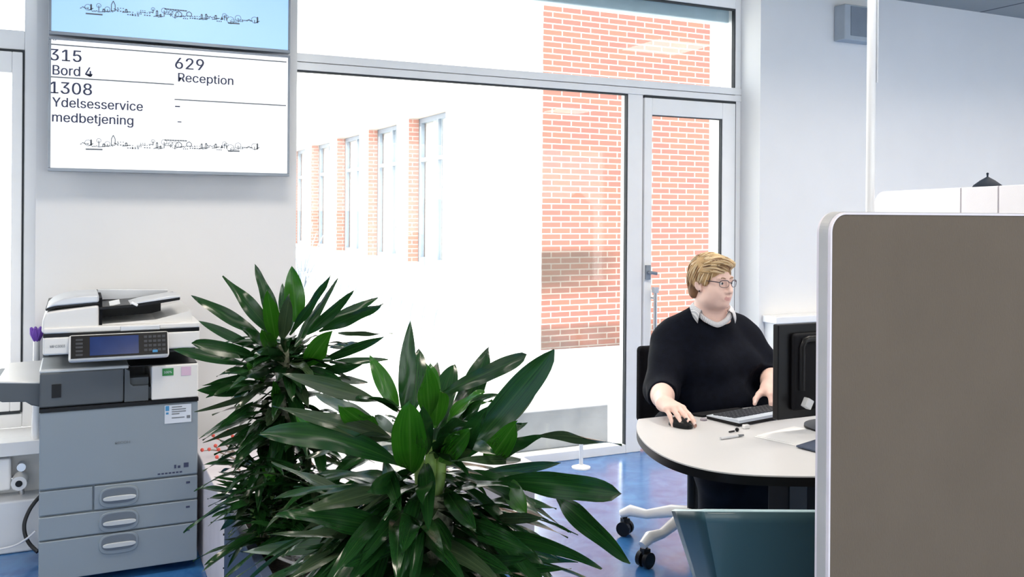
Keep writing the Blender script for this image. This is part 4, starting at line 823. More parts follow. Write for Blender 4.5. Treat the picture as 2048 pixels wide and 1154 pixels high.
ws = empty('desk_screen', (3.45, 2.85, 0), 'white three-part privacy screen with rounded corner behind the beige partition', 'partition')
A = at_f(1744, 390, 4.7); Bq = at_f(2048, 368, 3.45); A.z = Bq.z = 0; dd = (Bq-A).normalized(); nn = Vector((-dd.y, dd.x, 0)); ztopw = 1.6
def along(px): # distance along the screen line for a picture column
    d = ray(px, 430); d2 = Vector((d.x, d.y)); den = d2.x*dd.y-d2.y*dd.x; k = (A.x*dd.y-A.y*dd.x)/den; return (Vector((d2.x*k, d2.y*k, 0))-A).dot(dd)
cuts = [0, along(1921), along(1996), along(1996)+.9]
for i in range(3):
    s0, s1 = cuts[i]+(.004 if i else 0), cuts[i+1]-.004
    P = [A+dd*s0+Vector((0, 0, .75))]
    P += [A+dd*s1+Vector((0, 0, .75)), A+dd*s1+Vector((0, 0, ztopw))]
    if i == 0:
        r = .12; P += [A+dd*(s0+r-r*math.sin(a))+Vector((0, 0, ztopw-r+r*math.cos(a))) for a in [math.pi/2*k/8 for k in range(9)]]
    else: P.append(A+dd*s0+Vector((0, 0, ztopw)))
    MB().prism(P, nn*.03).build('screen_panel', M['screenfab'], ws, .003)
sm_ = MB()
for s0 in cuts[1:3]:
    sm_.prism([A+dd*(s0-.005)+nn*.004+Vector((0, 0, .75)), A+dd*(s0+.005)+nn*.004+Vector((0, 0, .75)), A+dd*(s0+.005)+nn*.004+Vector((0, 0, ztopw)), A+dd*(s0-.005)+nn*.004+Vector((0, 0, ztopw))], nn*.02)
sm_.build('seam', M['seam'], ws)
MB().box((0, 0, 0), (.04, .04, .80)).build('post', M['silver'], None).parent = ws
ps = [o for o in ws.children if o.name.startswith('post')][0]; ps.location = A+dd*.15+nn*.0-Vector(ws.location)
ps2 = ps.copy(); COL.objects.link(ps2); ps2.location = A+dd*(cuts[3]-.2)-Vector(ws.location)

fl_ = at_f(1975, 372, 4.3); lm = empty('floor_lamp', (fl_.x, fl_.y, 0), 'slate-blue dome lamp peeking over the white privacy screen', 'lamp')
MB().lathe([(.14, 0), (.14, .02), (.02, .03)], (fl_.x, fl_.y, 0), 24).build('base', M['lamp'], lm, smooth=True)
MB().tube([(fl_.x, fl_.y, .02), (fl_.x, fl_.y, 1.60)], .010, 10).build('pole', M['lamp'], lm, smooth=True)
zl = fl_.z
MB().lathe([(.066, -.006), (.060, .004), (.032, .026), (.012, .038), (.006, .042)], (fl_.x, fl_.y, zl), 28).build('lamp_shade', M['lamp'], lm, smooth=True)
MB().tube([(fl_.x, fl_.y, zl+.04), (fl_.x, fl_.y, zl+.055)], .004, 8).sphere((fl_.x, fl_.y, zl+.057), .006, 10, 8).build('finial', M['lamp'], lm, smooth=True)

pq = at_f(1742, 200, 3.95)
po_ = empty('cable_pole', (pq.x, pq.y, 0), 'slim white cable pole from floor to ceiling behind the partition', 'pole')
MB().tube([(pq.x-.006, pq.y, 0.0), (pq.x+.004, pq.y, ZC)], .0185, 20).build('tube', M['pole'], po_, smooth=True)
MB().tube([(pq.x+.018, pq.y-.016, 2.05), (pq.x+.018, pq.y-.016, ZC)], .005, 8).build('cable', M['silver'], po_, smooth=True)
MB().lathe([(.05, 0), (.05, .01), (.022, .02)], (pq.x-.006, pq.y, 0), 20).build('floor_plate', M['pole'], po_, smooth=True)

s0 = at_y(1692, 78, YI-.11); s1 = at_y(1757, 15, YI-.11)
ls = empty('loudspeaker', ((s0.x+s1.x)/2, YI, s0.z), 'small grey loudspeaker high on the right wall behind the white pole', 'speaker')
MB().box((s0.x, YI-.10, s0.z), (s1.x, YI-.001, s1.z)).build('cabinet', M['speaker'], ls, .008)
MB().box((s0.x+.05, YI-.106, s0.z+.03), (s1.x-.012, YI-.098, s1.z-.012)).build('grille', M['grille'], ls, .002)

YC = 4.50; k0 = at_y(1556, 640, YC); zt_ = at_y(1562, 634, YC).z
wcab = empty('white_cabinet', (k0.x+.5, 4.57, 0), 'shallow white cabinet against the back wall, just behind the monitor', 'cabinet')
MB().box((k0.x+.01, YC+.02, 0), (k0.x+1.0, YI-.004, zt_-.045)).build('body', M['white_frame'], wcab, .004)
MB().box((k0.x-.01, YC, zt_-.045), (k0.x+1.02, YI-.004, zt_)).build('top', M['pole'], wcab, .006)
for xa in (.03, .51):
    dr = MB().box((k0.x+xa, YC+.008, .05), (k0.x+xa+.47, YC+.019, zt_-.06)).build('door', M['white_frame'], wcab, .003)
    boxo('handle', (k0.x+xa+.40, YC-.005, .6), (k0.x+xa+.415, YC+.008, .7), M['chrome'], dr)
so2 = at_y(1546, 685, YI-.02); sk2 = empty('wall_socket', (so2.x, YI, so2.z), 'small grey wall outlet left of the white cabinet behind the person', 'socket')
boxo('plate', (so2.x-.022, YI-.014, so2.z-.03), (so2.x+.022, YI-.001, so2.z+.03), M['pole'], sk2, .003)
boxo('cover', (so2.x-.018, YI-.02, so2.z-.008), (so2.x+.018, YI-.014, so2.z+.008), M['bezel'], sk2)
ds = at_z(1162, 936, 0); dst = empty('door_stop', (ds.x, ds.y, 0), 'small white floor post on a round foot near the window', 'door stop')
MB().lathe([(.055, 0), (.055, .008), (.03, .016), (.013, .022)], (ds.x, ds.y, 0), 24).build('foot', M['pole'], dst, smooth=True)
MB().tube([(ds.x, ds.y, .02), (ds.x, ds.y, .17)], .012, 12).build('post', M['pole'], dst, smooth=True)
#PERSON#
# ------------------------------------------------------------------ the person at the desk
class Field:
    """smooth-blended distance field on a grid, turned into one continuous skin by surface nets"""
    def __init__(s, lo, hi, h):
        s.h = h; s.lo = np.array(lo, float); s.n = np.ceil((np.array(hi)-s.lo)/h).astype(int)+1; s.f = np.full(s.n, .5, np.float32)
    def box(s, lo, hi, pad):
        a = np.clip(np.floor((np.array(lo)-pad-s.lo)/s.h).astype(int), 0, s.n-1); b = np.clip(np.ceil((np.array(hi)+pad-s.lo)/s.h).astype(int)+1, 1, s.n)
        if np.any(b <= a): return None, None
        g = [((s.lo[i]+s.h*np.arange(a[i], b[i])).astype(np.float32)).reshape([-1 if j == i else 1 for j in range(3)]) for i in range(3)]
        return tuple(slice(a[i], b[i]) for i in range(3)), g
    def put(s, sl, d, k, sub=False):
        f = s.f[sl]
        if sub:
            h = np.clip(.5-.5*(f+d)/k, 0, 1); s.f[sl] = f*(1-h)-d*h + k*h*(1-h)
        else:
            h = np.clip(.5+.5*(d-f)/k, 0, 1); s.f[sl] = d*(1-h)+f*h - k*h*(1-h)
    def cap(s, a, b, ra, rb=None, k=.01, sub=False):
        a = np.array(a, float); b = np.array(b, float); rb = ra if rb is None else rb; R = max(ra, rb)
        sl, g = s.box(np.minimum(a, b)-R, np.maximum(a, b)+R, k+2.5*s.h)
        if sl is None: return s
        ab = b-a; L2 = max(float(ab@ab), 1e-9)
        t = np.clip(((g[0]-a[0])*ab[0]+(g[1]-a[1])*ab[1]+(g[2]-a[2])*ab[2])/L2, 0, 1)
        d = np.sqrt((g[0]-a[0]-t*ab[0])**2+(g[1]-a[1]-t*ab[1])**2+(g[2]-a[2]-t*ab[2])**2) - (ra+(rb-ra)*t)
        s.put(sl, d.astype(np.float32), k, sub); return s
    def ell(s, c, r, k=.01, rot=None, sub=False):
        c = np.array(c, float); r = np.array(r, float); R = r.max()
        ext = np.sqrt((np.array(rot)**2 @ r**2)) if rot is not None else r
        sl, g = s.box(c-ext, c+ext, k+2.5*s.h)
        if sl is None: return s
        p = [g[i]-c[i] for i in range(3)]
        if rot is not None:
            Q = np.array(rot); p = [Q[0][i]*p[0]+Q[1][i]*p[1]+Q[2][i]*p[2] for i in range(3)]
        k0 = np.sqrt((p[0]/r[0])**2+(p[1]/r[1])**2+(p[2]/r[2])**2); k1 = np.sqrt((p[0]/r[0]**2)**2+(p[1]/r[1]**2)**2+(p[2]/r[2]**2)**2)
        d = k0*(k0-1)/np.maximum(k1, 1e-6); s.put(sl, d.astype(np.float32), k, sub); return s
    def chain(s, pts, rads, k=.01):
        for i in range(len(pts)-1): s.cap(pts[i], pts[i+1], rads[i], rads[i+1], k)
        return s
    def warp(s, fn):
        g = [((s.lo[i]+s.h*np.arange(s.n[i])).astype(np.float32)).reshape([-1 if j == i else 1 for j in range(3)]) for i in range(3)]
        s.f += fn(*g).astype(np.float32); return s
    def mesh(s, smooth=2):
        f = s.f; n = s.n; sg = f < 0
        c = np.zeros(n-1, np.int8)
        for dx in (0, 1):
            for dy in (0, 1):
                for dz in (0, 1): c += sg[dx:n[0]-1+dx, dy:n[1]-1+dy, dz:n[2]-1+dz]
        act = (c > 0) & (c < 8); I = np.argwhere(act); idx = np.full(n-1, -1, np.int32); idx[act] = np.arange(len(I))
        pos = np.zeros((len(I), 3)); cnt = np.zeros(len(I))
        cor = [np.array((x, y, z)) for x in (0, 1) for y in (0, 1) for z in (0, 1)]
        val = {tuple(q): f[I[:, 0]+q[0], I[:, 1]+q[1], I[:, 2]+q[2]] for q in cor}
        for ax in range(3):
            e = np.zeros(3, int); e[ax] = 1
            for q in cor:
                if q[ax]: continue
                va = val[tuple(q)]; vb = val[tuple(q+e)]; m_ = (va < 0) != (vb < 0); t = np.where(m_, va/np.where(m_, va-vb, 1), 0)
                pos += m_[:, None]*(q+np.outer(t, e)); cnt += m_
        V = s.lo + s.h*(I + pos/cnt[:, None]); Q = []
        for ax in range(3):
            b_, c_ = (ax+1) % 3, (ax+2) % 3; sl0 = [slice(1, None)]*3; sl0[ax] = slice(0, n[ax]-1); sl1 = [slice(1, None)]*3; sl1[ax] = slice(1, n[ax])
            A = sg[tuple(sl0)]; B = sg[tuple(sl1)]
            lim = [slice(0, n[i]-1) for i in range(3)]
            P = np.argwhere(A != B); off = np.ones(3, int); off[ax] = 0; P0 = P+off
            ok = np.all(P0 <= n-2, axis=1); P = P[ok]; P0 = P0[ok]; eb = np.zeros(3, int); eb[b_] = 1; ec = np.zeros(3, int); ec[c_] = 1
            g = lambda p: idx[p[:, 0], p[:, 1], p[:, 2]]
            q = np.stack([g(P0), g(P0-eb), g(P0-eb-ec), g(P0-ec)], 1); fl = A[P[:, 0], P[:, 1], P[:, 2]]; q[~fl] = q[~fl][:, ::-1]
            Q.append(q[np.all(q >= 0, axis=1)])
        Q = np.concatenate(Q)
        for _ in range(smooth):
            acc = np.zeros_like(V); w = np.zeros(len(V))
            for a, b in ((0, 1), (1, 2), (2, 3), (3, 0)):
                for u_, v_ in ((a, b), (b, a)):
                    w += np.bincount(Q[:, u_], minlength=len(V))
                    for i in range(3): acc[:, i] += np.bincount(Q[:, u_], V[Q[:, v_], i], len(V))
            V = V*.5 + .5*acc/np.maximum(w, 1)[:, None]
        return V, Q
def skin_obj(name, VQ, mats, parent=None, loc=None, pick=None):
    V, Q = VQ; me = bpy.data.meshes.new(name); off = np.array(loc if loc is not None else parent.location)
    me.vertices.add(len(V)); me.vertices.foreach_set('co', (V-off).astype(np.float32).ravel())
    me.loops.add(len(Q)*4); me.loops.foreach_set('vertex_index', Q.astype(np.int32).ravel())
    me.polygons.add(len(Q)); me.polygons.foreach_set('loop_start', np.arange(0, len(Q)*4, 4, dtype=np.int32))
    try: me.polygons.foreach_set('loop_total', np.full(len(Q), 4, np.int32))
    except Exception: pass
    for m_ in mats: me.materials.append(m_)
    if pick is not None: me.polygons.foreach_set('material_index', pick(V[Q].mean(1)).astype(np.int32))
    me.update(calc_edges=True); me.validate(); me.polygons.foreach_set('use_smooth', [True]*len(me.polygons))
    o = bpy.data.objects.new(name, me); COL.objects.link(o)
    if loc is not None: o.location = loc
    if parent is not None: o.parent = parent
    return o
# head frame: -y looks forward, x to the person's left, z up
HS = .87; HC = Vector((2.360, 3.052, 1.209)); HR = Matrix.Rotation(math.radians(11), 3, 'Z') @ Matrix.Rotation(math.radians(3), 3, 'X')
def hp_(x, y, z): return HC + HR @ Vector((x, y, z))*HS
HRn = np.array(HR)
def to_head(P): return (P-np.array(HC)) @ HRn / HS
SR, SL_ = Vector((2.215, 3.12, .945)), Vector((2.560, 3.12, .945))
ER = at_f(1322, 778, 3.60); EL = at_f(1546, 752, 3.84)
mouse_top = Vector((mp.x, mp.y, ZD))
WR = mouse_top + Vector((.020, .128, .055)); WL = at_f(1539, 772, 3.60); WL.z = max(WL.z, .815)
def hand(F, wrist, fwd, up, side, curls, size=1.0, spread=1.0, lift=None):
    """wrist point, forward (fingers), up (back of hand), side = thumb side; five fingers of unequal length"""
    fwd = fwd.normalized(); side = (side-fwd*side.dot(fwd)).normalized(); up = up.normalized(); tips = []
    P = lambda f_, s_, u_: wrist + fwd*f_*size + side*s_*size + up*u_*size
    kn = [(.088, .030, .006), (.093, .010, .009), (.088, -.011, .007), (.079, -.030, .002)]
    for (f_, s_, u_) in kn: F.cap(P(.012, s_*.62, 0), P(f_, s_, u_), .017*size, .0125*size, .014)
    F.cap(P(.015, .022, -.006), P(.055, .030, -.004), .016*size, .013*size, .014)
    lens = [(.040, .024, .020), (.044, .028, .021), (.041, .026, .021), (.032, .020, .018)]; rr = [.0092, .0094, .0088, .0078]
    for i in range(4):
        base = Vector(P(*kn[i])); d = (fwd + side*(kn[i][1]*3.2*spread)).normalized(); c = curls[i]; ang = c[0]; p = base; r = rr[i]*size
        for j in range(3):
            dd_ = d*math.cos(ang) - up*math.sin(ang); q = p+dd_*lens[i][j]*size; F.cap(p, q, r*(1.06-.09*j), r*(1-.09*j), .005); p = q
            if j < 2: ang += c[j+1]
        tips.append((p, dd_, up*math.cos(ang)+d*math.sin(ang), r))
    b = Vector(P(.022, .024, -.006)); m1 = Vector(P(.055, .050, -.014)); m2 = Vector(P(.083, .060, -.020)); t_ = Vector(P(.108, .062, -.024))
    if lift: m1 += lift*.3; m2 += lift*.7; t_ += lift
    F.cap(b, m1, .0165*size, .0125*size, .012); F.cap(m1, m2, .0115*size, .0105*size, .005); F.cap(m2, t_, .0102*size, .008*size, .005); tips.append((t_, (t_-m2).normalized(), up, .0085*size))
    return tips
F = Field((2.0-.16, 2.60, .66), (2.80, 3.34, 1.36), .0030)
E_ = lambda c, r, k=.012, sub=False, rot=None: F.ell(hp_(*c), np.array(r)*HS, k*HS, HRn if rot is None else np.array(HR @ rot), sub)
C_ = lambda a, b, ra, rb=None, k=.01, sub=False: F.cap(hp_(*a), hp_(*b), ra*HS, (ra if rb is None else rb)*HS, k*HS, sub)
E_((0, .014, .030), (.076, .097, .088)); E_((0, -.028, -.032), (.067, .064, .084), .02)
for sx in (-1, 1):
    E_((sx*.037, -.052, -.046), (.031, .032, .034), .025); E_((sx*.045, -.030, -.080), (.030, .040, .034), .02)
E_((0, -.038, -.082), (.050, .052, .036), .02); E_((0, -.082, -.099), (.021, .017, .017), .015)
E_((0, -.034, -.108), (.050, .046, .022), .025)                                    # full under-chin
C_((-.040, -.080, .020), (.040, -.080, .020), .010, .010, .014)
for sx in (-1, 1):
    E_((sx*.032, -.101, .001), (.017, .014, .0115), .009, True)
    E_((sx*.032, -.0755, .0055), (.0155, .0145, .0105), .005); E_((sx*.032, -.075, -.009), (.0150, .0130, .0075), .005)
C_((0, -.086, .008), (0, -.110, -.036), .0085, .0125, .010); E_((0, -.109, -.040), (.0125, .0125, .0105), .006)
for sx in (-1, 1): E_((sx*.0125, -.098, -.043), (.0095, .0115, .0085), .006); E_((sx*.0065, -.107, -.0525), (.0042, .0055, .0045), .003, True)
E_((0, -.085, -.068), (.028, .017, .021), .014)
C_((-.022, -.0895, -.0710), (0, -.1000, -.0675), .0045, .0055, .006); C_((.022, -.0895, -.0710), (0, -.1000, -.0675), .0045, .0055, .006); C_((-.017, -.0915, -.0775), (.017, -.0915, -.0775), .0055, .0055, .006); E_((0, -.0955, -.0785), (.015, .0065, .0055), .006)
C_((-.024, -.0955, -.0728), (.024, -.0955, -.0728), .0020, .0022, .003, True)
for sx in (-1, 1):
    rt = Matrix.Rotation(sx*math.radians(-22), 3, 'Z')
    E_((sx*.078, .016, -.014), (.0085, .019, .031), .006, rot=rt); E_((sx*.0855, .010, -.010), (.006, .010, .017), .004, True, rot=rt); E_((sx*.076, .006, -.038), (.008, .010, .010), .006)
F.cap(hp_(0, .022, -.080), (2.385, 3.10, 1.03), .054, .064, .03); F.cap((2.385, 3.10, 1.03), (2.385, 3.11, .93), .075, .11, .05)
F.cap((2.385, 3.11, .985), SR, .06, .062, .05); F.cap((2.385, 3.11, .985), SL_, .06, .062, .05)
F.ell((2.385, 3.11, .86), (.165, .12, .19), .05)
F.chain([SR, ER, WR+(WR-ER).normalized()*.005], [.060, .050, .030], .02); F.chain([SL_, EL, WL], [.060, .050, .030], .02)
F.cap(ER.lerp(WR, .2), ER.lerp(WR, .55), .047, .042, .015); F.cap(EL.lerp(WL, .2), EL.lerp(WL, .6), .046, .040, .015)
fr_ = (mouse_top+Vector((-.002, -.02, .05))-WR); fr_.z = -.012
tR = hand(F, WR, fr_, Vector((-.08, .10, 1)).normalized(), Vector((1, .1, 0)), [(.30, .30, .25), (.26, .30, .25), (.34, .35, .3), (.50, .45, .35)], 1.0, .7, Vector((.004, .008, -.012)))
fl2 = Vector((-.36, -.95, -.40))
tL = hand(F, WL, fl2, Vector((.0, -.35, 1)).normalized(), Vector((-1, .15, 0)), [(.28, .30, .25), (.24, .30, .25), (.26, .32, .25), (.32, .36, .3)], 1.0, 1.5, Vector((-.026, .010, .004)))
def pick_body(c):
    h_ = to_head(c); out = np.zeros(len(c), int)
    lip = (np.abs(h_[:, 0]) < .0225-.5*np.maximum(0, np.abs(h_[:, 2]+.073)-.003)) & (h_[:, 2] < -.0650+.10*np.abs(h_[:, 0])) & (h_[:, 2] > -.0835+.22*np.abs(h_[:, 0])) & (h_[:, 1] < -.090); out[lip] = 1
    br = (np.abs(np.abs(h_[:, 0])-.033) < .019) & (np.abs(h_[:, 2]-.0205+.9*np.maximum(0, np.abs(h_[:, 0])-.036)) < .0034) & (h_[:, 1] < -.06); pass
    for (p, d, u_, r) in tR+tL:
        v = c-np.array(p-d*r*.35+u_*r*.8); a = v@np.array(d); b_ = v@np.array(u_); nl = np.sqrt(np.maximum((v**2).sum(1)-a**2-b_**2, 0))
        out[(np.abs(a) < r*.85) & (np.abs(b_) < r*.7) & (nl < r*.72)] = 3
    return out
ROOT = Vector((2.44, 3.22, .466))
BV_, BQ_ = F.mesh(2)
person = skin_obj('person', (BV_, BQ_), [M['skin'], M['lip'], M['brow'], M['nail']], loc=ROOT, pick=pick_body)
tag(person, 'blond person in a dark sweater and glasses working at the desk, hand on a mouse', 'person')
from mathutils.bvhtree import BVHTree
bb = BVHTree.FromPolygons([Vector(v) for v in BV_], [tuple(int(i) for i in q) for q in BQ_])
for sx in (-1, 1):
    pts = []
    for (x, z) in ((.014, .0185), (.022, .0215), (.031, .0235), (.040, .0225), (.049, .0175)):
        h_ = bb.ray_cast(hp_(sx*x, -.2, z), HR @ Vector((0, 1, 0)))[0]
        if h_ is not None: pts.append(h_)
    if len(pts) == 5: MB().tube(pts, [.0016, .0030, .0030, .0024, .0010], 7).build('eyebrow', M['brow'], person, smooth=True)
for sx in (-1, 1):
    e = MB(); e.sphere(hp_(sx*.032, -.0775, -.0015), .0128*HS, 18, 14); e.build('eye', M['eyew'], person, smooth=True)
    gz = Vector((0, -1, -.06)).normalized(); c_ = hp_(sx*.032, -.0775, -.0015); MB().lathe([(.0062*HS, .0108*HS), (.0058*HS, .0118*HS), (.003*HS, .0133*HS), (.0005*HS, .0137*HS)], c_, 16, axis=HR @ gz).build('iris', M['iris'], person, smooth=True)
# hair: swept short bob with fringe
G = Field(tuple(np.array(HC)-.155), tuple(np.array(HC)+.165), .0026)
EG = lambda c, r, k=.012, sub=False, rot=None: G.ell(hp_(*c), np.array(r)*HS, k*HS, HRn if rot is None else np.array(HR @ rot), sub)
EG((0, .022, .040), (.086, .103, .089)); EG((0, .060, -.010), (.078, .066, .070), .02); EG((0, .075, -.055), (.060, .042, .045), .02)
for sx in (-1, 1): EG((sx*.066, .030, .012), (.024, .052, .052), .02); EG((sx*.069, -.016, .016), (.015, .024, .040), .012); EG((sx*.058, .060, -.048), (.022, .030, .042), .015)
EG((-.008, -.052, .088), (.056, .042, .028), .025); EG((.020, -.072, .082), (.044, .024, .018), .018); EG((-.052, -.040, .062), (.020, .030, .026), .018)
EG((0, -.118, -.022), (.066, .062, .080), .012, True)                                # open face
for sx in (-1, 1): EG((sx*.084, -.004, -.052), (.022, .030, .044), .008, True); EG((sx*.10, .012, -.026), (.022, .022, .028), .008, True)
def strands(x, y, z):
    a, b, c = (x-HC.x), (y-HC.y), (z-HC.z); hx_ = HRn[0, 0]*a+HRn[1, 0]*b+HRn[2, 0]*c; hy_ = HRn[0, 1]*a+HRn[1, 1]*b+HRn[2, 1]*c; hz_ = HRn[0, 2]*a+HRn[1, 2]*b+HRn[2, 2]*c
    w = hx_*1.0+hz_*.55; return .0016*np.sin(170*(hx_*.5+hz_*.9-hy_*.25)+5*np.sin(40*hy_)) + .0010*np.sin(330*(hz_*.6+hx_*.8)+7*np.sin(30*hy_+2))
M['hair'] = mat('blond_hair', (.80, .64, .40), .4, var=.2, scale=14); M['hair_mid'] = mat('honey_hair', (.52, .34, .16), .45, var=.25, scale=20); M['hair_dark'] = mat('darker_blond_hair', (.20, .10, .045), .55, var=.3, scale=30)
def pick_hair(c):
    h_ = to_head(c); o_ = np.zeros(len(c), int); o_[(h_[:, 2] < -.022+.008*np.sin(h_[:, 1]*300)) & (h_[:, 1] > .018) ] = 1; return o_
GV, GQ = G.mesh(2)
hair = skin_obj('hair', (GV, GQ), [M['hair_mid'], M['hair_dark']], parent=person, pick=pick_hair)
from mathutils.bvhtree import BVHTree
bv = BVHTree.FromPolygons([Vector(v) for v in GV], [tuple(int(i) for i in q) for q in GQ])
hl = MB(); rnd = random.Random(9); HO = hp_(0, .02, .025)
def on_hair(v, off):                 # v: direction in the head frame
    d = (HR @ v).normalized(); hit = bv.ray_cast(HO+d*.2, -d)
    return hit[0] + d*off if hit[0] is not None else None
def sph(th, ph): return Vector((math.sin(th)*math.cos(ph), -math.cos(th)*math.cos(ph), math.sin(ph)))
for k in range(900):
    th0 = rnd.uniform(-math.pi, math.pi); ph0 = rnd.uniform(-.1, 1.45) if k % 3 else rnd.uniform(.9, 1.5); L_ = rnd.uniform(.35, .75); pts = []
    v0 = sph(th0, ph0)
    if v0.y < -.25 and v0.z > .2: flow = Vector((.85, -.55, -.15))            # fringe swept to the person's left
    elif v0.z > .6: flow = Vector((.8, -.40, -.2)) if v0.y < .25 else Vector((.3, .6, -.7))
    else: flow = Vector((.0, .35, -1.0))
    v = v0
    o_ = rnd.uniform(-.0006, .0022)
    for i in range(7):
        q = on_hair(v, o_+.0012*math.sin(i/6*math.pi))
        if q is None: break
        if pts and (q-pts[-1]).length > .03: break
        pts.append(q); f_ = (flow - v*flow.dot(v)); v = (v + f_.normalized()*L_/6).normalized() if f_.length > 1e-3 else v
    if len(pts) < 4: continue
    c_ = rnd.random(); low = to_head(np.array([pts[-1]]))[0]
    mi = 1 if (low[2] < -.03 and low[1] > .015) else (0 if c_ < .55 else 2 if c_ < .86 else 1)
    n_ = len(pts); hl.tube(pts, [.0005+.0017*math.sin(math.pi*min(1, .12+.88*i/(n_-1))) for i in range(n_)], 5, mi=mi)
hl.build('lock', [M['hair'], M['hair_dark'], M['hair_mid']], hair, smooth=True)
# spectacles
gm = MB()
for sx in (-1, 1):
    cx, cz = sx*.0335, -.003; ring = []
    for k in range(25):
        a = 2*math.pi*k/24; x = cx+.0245*math.copysign(abs(math.cos(a))**.75, math.cos(a)); z = cz+.0165*math.copysign(abs(math.sin(a))**.75, math.sin(a)); ring.append(hp_(x, -.1085+.30*max(0, abs(x)-.012)**1.0*.5+.6*max(0, abs(x)-.03)**1.2, z))
    gm.tube(ring, .0013, 6, cap=False); top = ring[1:12]; gm.tube(top, .0021, 6)
    gm.tube([hp_(sx*.057, -.092, .004), hp_(sx*.071, -.078, .006), hp_(sx*.0795, -.03, .006), hp_(sx*.081, .012, .004)], .0021, 6)
gm.tube([hp_(-.010, -.1085, .002), hp_(0, -.1115, .005), hp_(.010, -.1085, .002)], .0016, 6)
go_ = gm.build('glasses', M['glass_frame'], person, smooth=True)
MB().sphere(hp_(-.082, .004, -.047), .0035, 8, 6).build('earring', M['black'], person, smooth=True)
# sweater
Sw = Field((1.93, 2.72, .44), (2.85, 3.50, 1.13), .0060)
Sw.ell((2.385, 3.115, .875), (.215, .150, .165), .06); Sw.ell((2.395, 3.065, .72), (.240, .205, .165), .07); Sw.ell((2.43, 3.17, .57), (.245, .205, .125), .06)
Sw.ell((2.32, 3.00, .855), (.095, .075, .085), .05); Sw.ell((2.47, 3.00, .855), (.095, .075, .085), .05)
Sw.cap((2.385, 3.105, .985), (2.385, 3.115, .92), .092, .13, .05)
ecR = ER.lerp(WR, .50); ecL = EL.lerp(WL, .42)
for (sh_, el_, cu_) in ((SR, ER, ecR), (SL_, EL, ecL)):
    Sw.cap((2.385, 3.115, .975), sh_, .083, .082, .05); Sw.cap(sh_, el_, .086, .070, .045); Sw.cap(el_, cu_, .066, .054, .02)
for q in (-1, 1): Sw.cap((2.385+q*.055, 3.125, 1.055), (2.385+q*.13, 3.125, .995), .046, .072, .04)
Sw.cap((2.375, 3.045, 1.13), (2.383, 3.09, 1.075), .074, .066, .010, True); Sw.cap((2.372, 3.03, 1.12), (2.37, 3.00, 1.08), .055, .045, .015, True)
for (el_, cu_) in ((ER, ecR), (EL, ecL)):
    d = (cu_-el_).normalized(); Sw.cap(cu_-d*.004, cu_+d*.09, .044, .05, .004, True); Sw.cap(cu_+d*.045, cu_+d*.12, .075, .09, .004, True)
def folds(x, y, z): return .0035*np.sin(38*z+14*x+9*y+2*np.sin(12*x))*np.clip((1.0-z)*3, 0, 1) + .003*np.sin(55*z-30*x+2*np.sin(20*y))*np.clip(np.abs(x-2.385)*5-.75, 0, 1)
Sw.warp(folds)
skin_obj('sweater', Sw.mesh(2), [M['sweater']], parent=person)
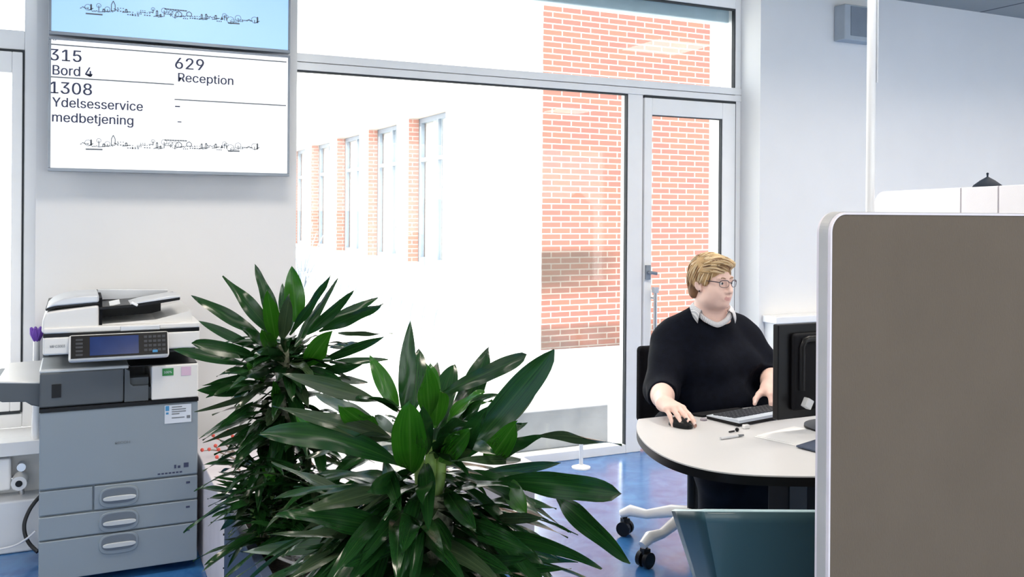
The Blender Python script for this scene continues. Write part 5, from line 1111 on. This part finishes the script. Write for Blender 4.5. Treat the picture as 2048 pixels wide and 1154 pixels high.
# collar of the shirt
def collar_mat():
    m_ = mat('striped_shirt', (.80, .80, .82), .8); nt = m_.node_tree; Lk = nt.links.new; uv = nt.nodes.new('ShaderNodeTexCoord'); w_ = nt.nodes.new('ShaderNodeTexWave'); w_.inputs['Scale'].default_value = 60
    Lk(uv.outputs['Object'], w_.inputs['Vector']); mx = nt.nodes.new('ShaderNodeMix'); mx.data_type = 'RGBA'; Lk(w_.outputs['Fac'], mx.inputs[0]); mx.inputs[6].default_value = (.48, .50, .55, 1); mx.inputs[7].default_value = (.86, .86, .88, 1); Lk(mx.outputs[2], nt.nodes['Principled BSDF'].inputs['Base Color']); return m_
M['shirt'] = collar_mat()
cm = MB(); NC = 48; vs = []
nc = Vector((2.380, 3.080, 0)); vd = math.radians(-22)
for i in range(NC+1):
    a = math.radians(48+264*i/NC); fr = min(i, NC-i)/NC*2       # 0 at the front edges, 1 at the nape
    d = Vector((math.sin(a+vd), -math.cos(a+vd), 0)); zt = 1.088+.030*min(1, fr*1.6)**.8; pt = max(0, 1-fr/.22)
    vs += [nc+d*.066+Vector((0, 0, zt-.022)), nc+d*.075+Vector((0, 0, zt)), nc+d*(.086+.006*pt)+Vector((0, 0, zt-.010)), nc+d*(.094+.010*pt)+Vector((0, 0, zt-.026-.024*pt))]
cm.add(vs, [(i*4+j, i*4+j+1, (i+1)*4+j+1, (i+1)*4+j) for i in range(NC) for j in range(3)])
vs = []
for i in range(21):
    a = math.radians(-54+108*i/20); q = abs(i-10)/10; d = Vector((math.sin(a+vd), -math.cos(a+vd), 0)); z = 1.033+.040*q**1.4
    vs += [nc+d*(.078-.004*q)+Vector((0, 0, z+.010)), nc+d*.082+Vector((0, 0, z+.006)), nc+d*.087+Vector((0, 0, z-.010))]
cm.add(vs, [(i*3+j, i*3+j+1, (i+1)*3+j+1, (i+1)*3+j) for i in range(20) for j in range(2)])
co = cm.build('collar', M['shirt'], person, smooth=True); sd = co.modifiers.new('solid', 'SOLIDIFY'); sd.thickness = .0025; sd.offset = 0
# trousers and shoes
T = Field((1.80, 2.42, .02), (2.82, 3.48, .66), .0085)
T.ell((2.44, 3.19, .555), (.225, .185, .085), .05)
KR, KL = Vector((2.20, 2.78, .52)), Vector((2.34, 2.66, .53)); AR, AL_ = Vector((2.39, 3.06, .10)), Vector((2.42, 3.0, .10))
T.chain([Vector((2.34, 3.16, .555)), KR, AR], [.110, .088, .070], .05); T.chain([Vector((2.54, 3.16, .555)), KL, AL_], [.110, .088, .066], .05)
skin_obj('trousers', T.mesh(2), [M['trouser']], parent=person)
for a_, k_ in ((AR, Vector((-.25, -1, 0)).normalized()), (AL_, Vector((-.15, -1, 0)).normalized())):
    Sh = Field(tuple(np.array(a_)-.22), tuple(np.array(a_)+.22), .006)
    Sh.cap(a_+Vector((0, 0, -.045))-k_*.04, a_+Vector((0, 0, -.06))+k_*.14, .044, .036, .02); Sh.cap(a_+Vector((0, 0, .01)), a_+Vector((0, 0, -.05)), .052, .045, .02)
    Sh.warp(lambda x, y, z: np.maximum(0, .004-z)*3+0*x+0*y)
    skin_obj('shoe', Sh.mesh(1), [M['black']], parent=person)
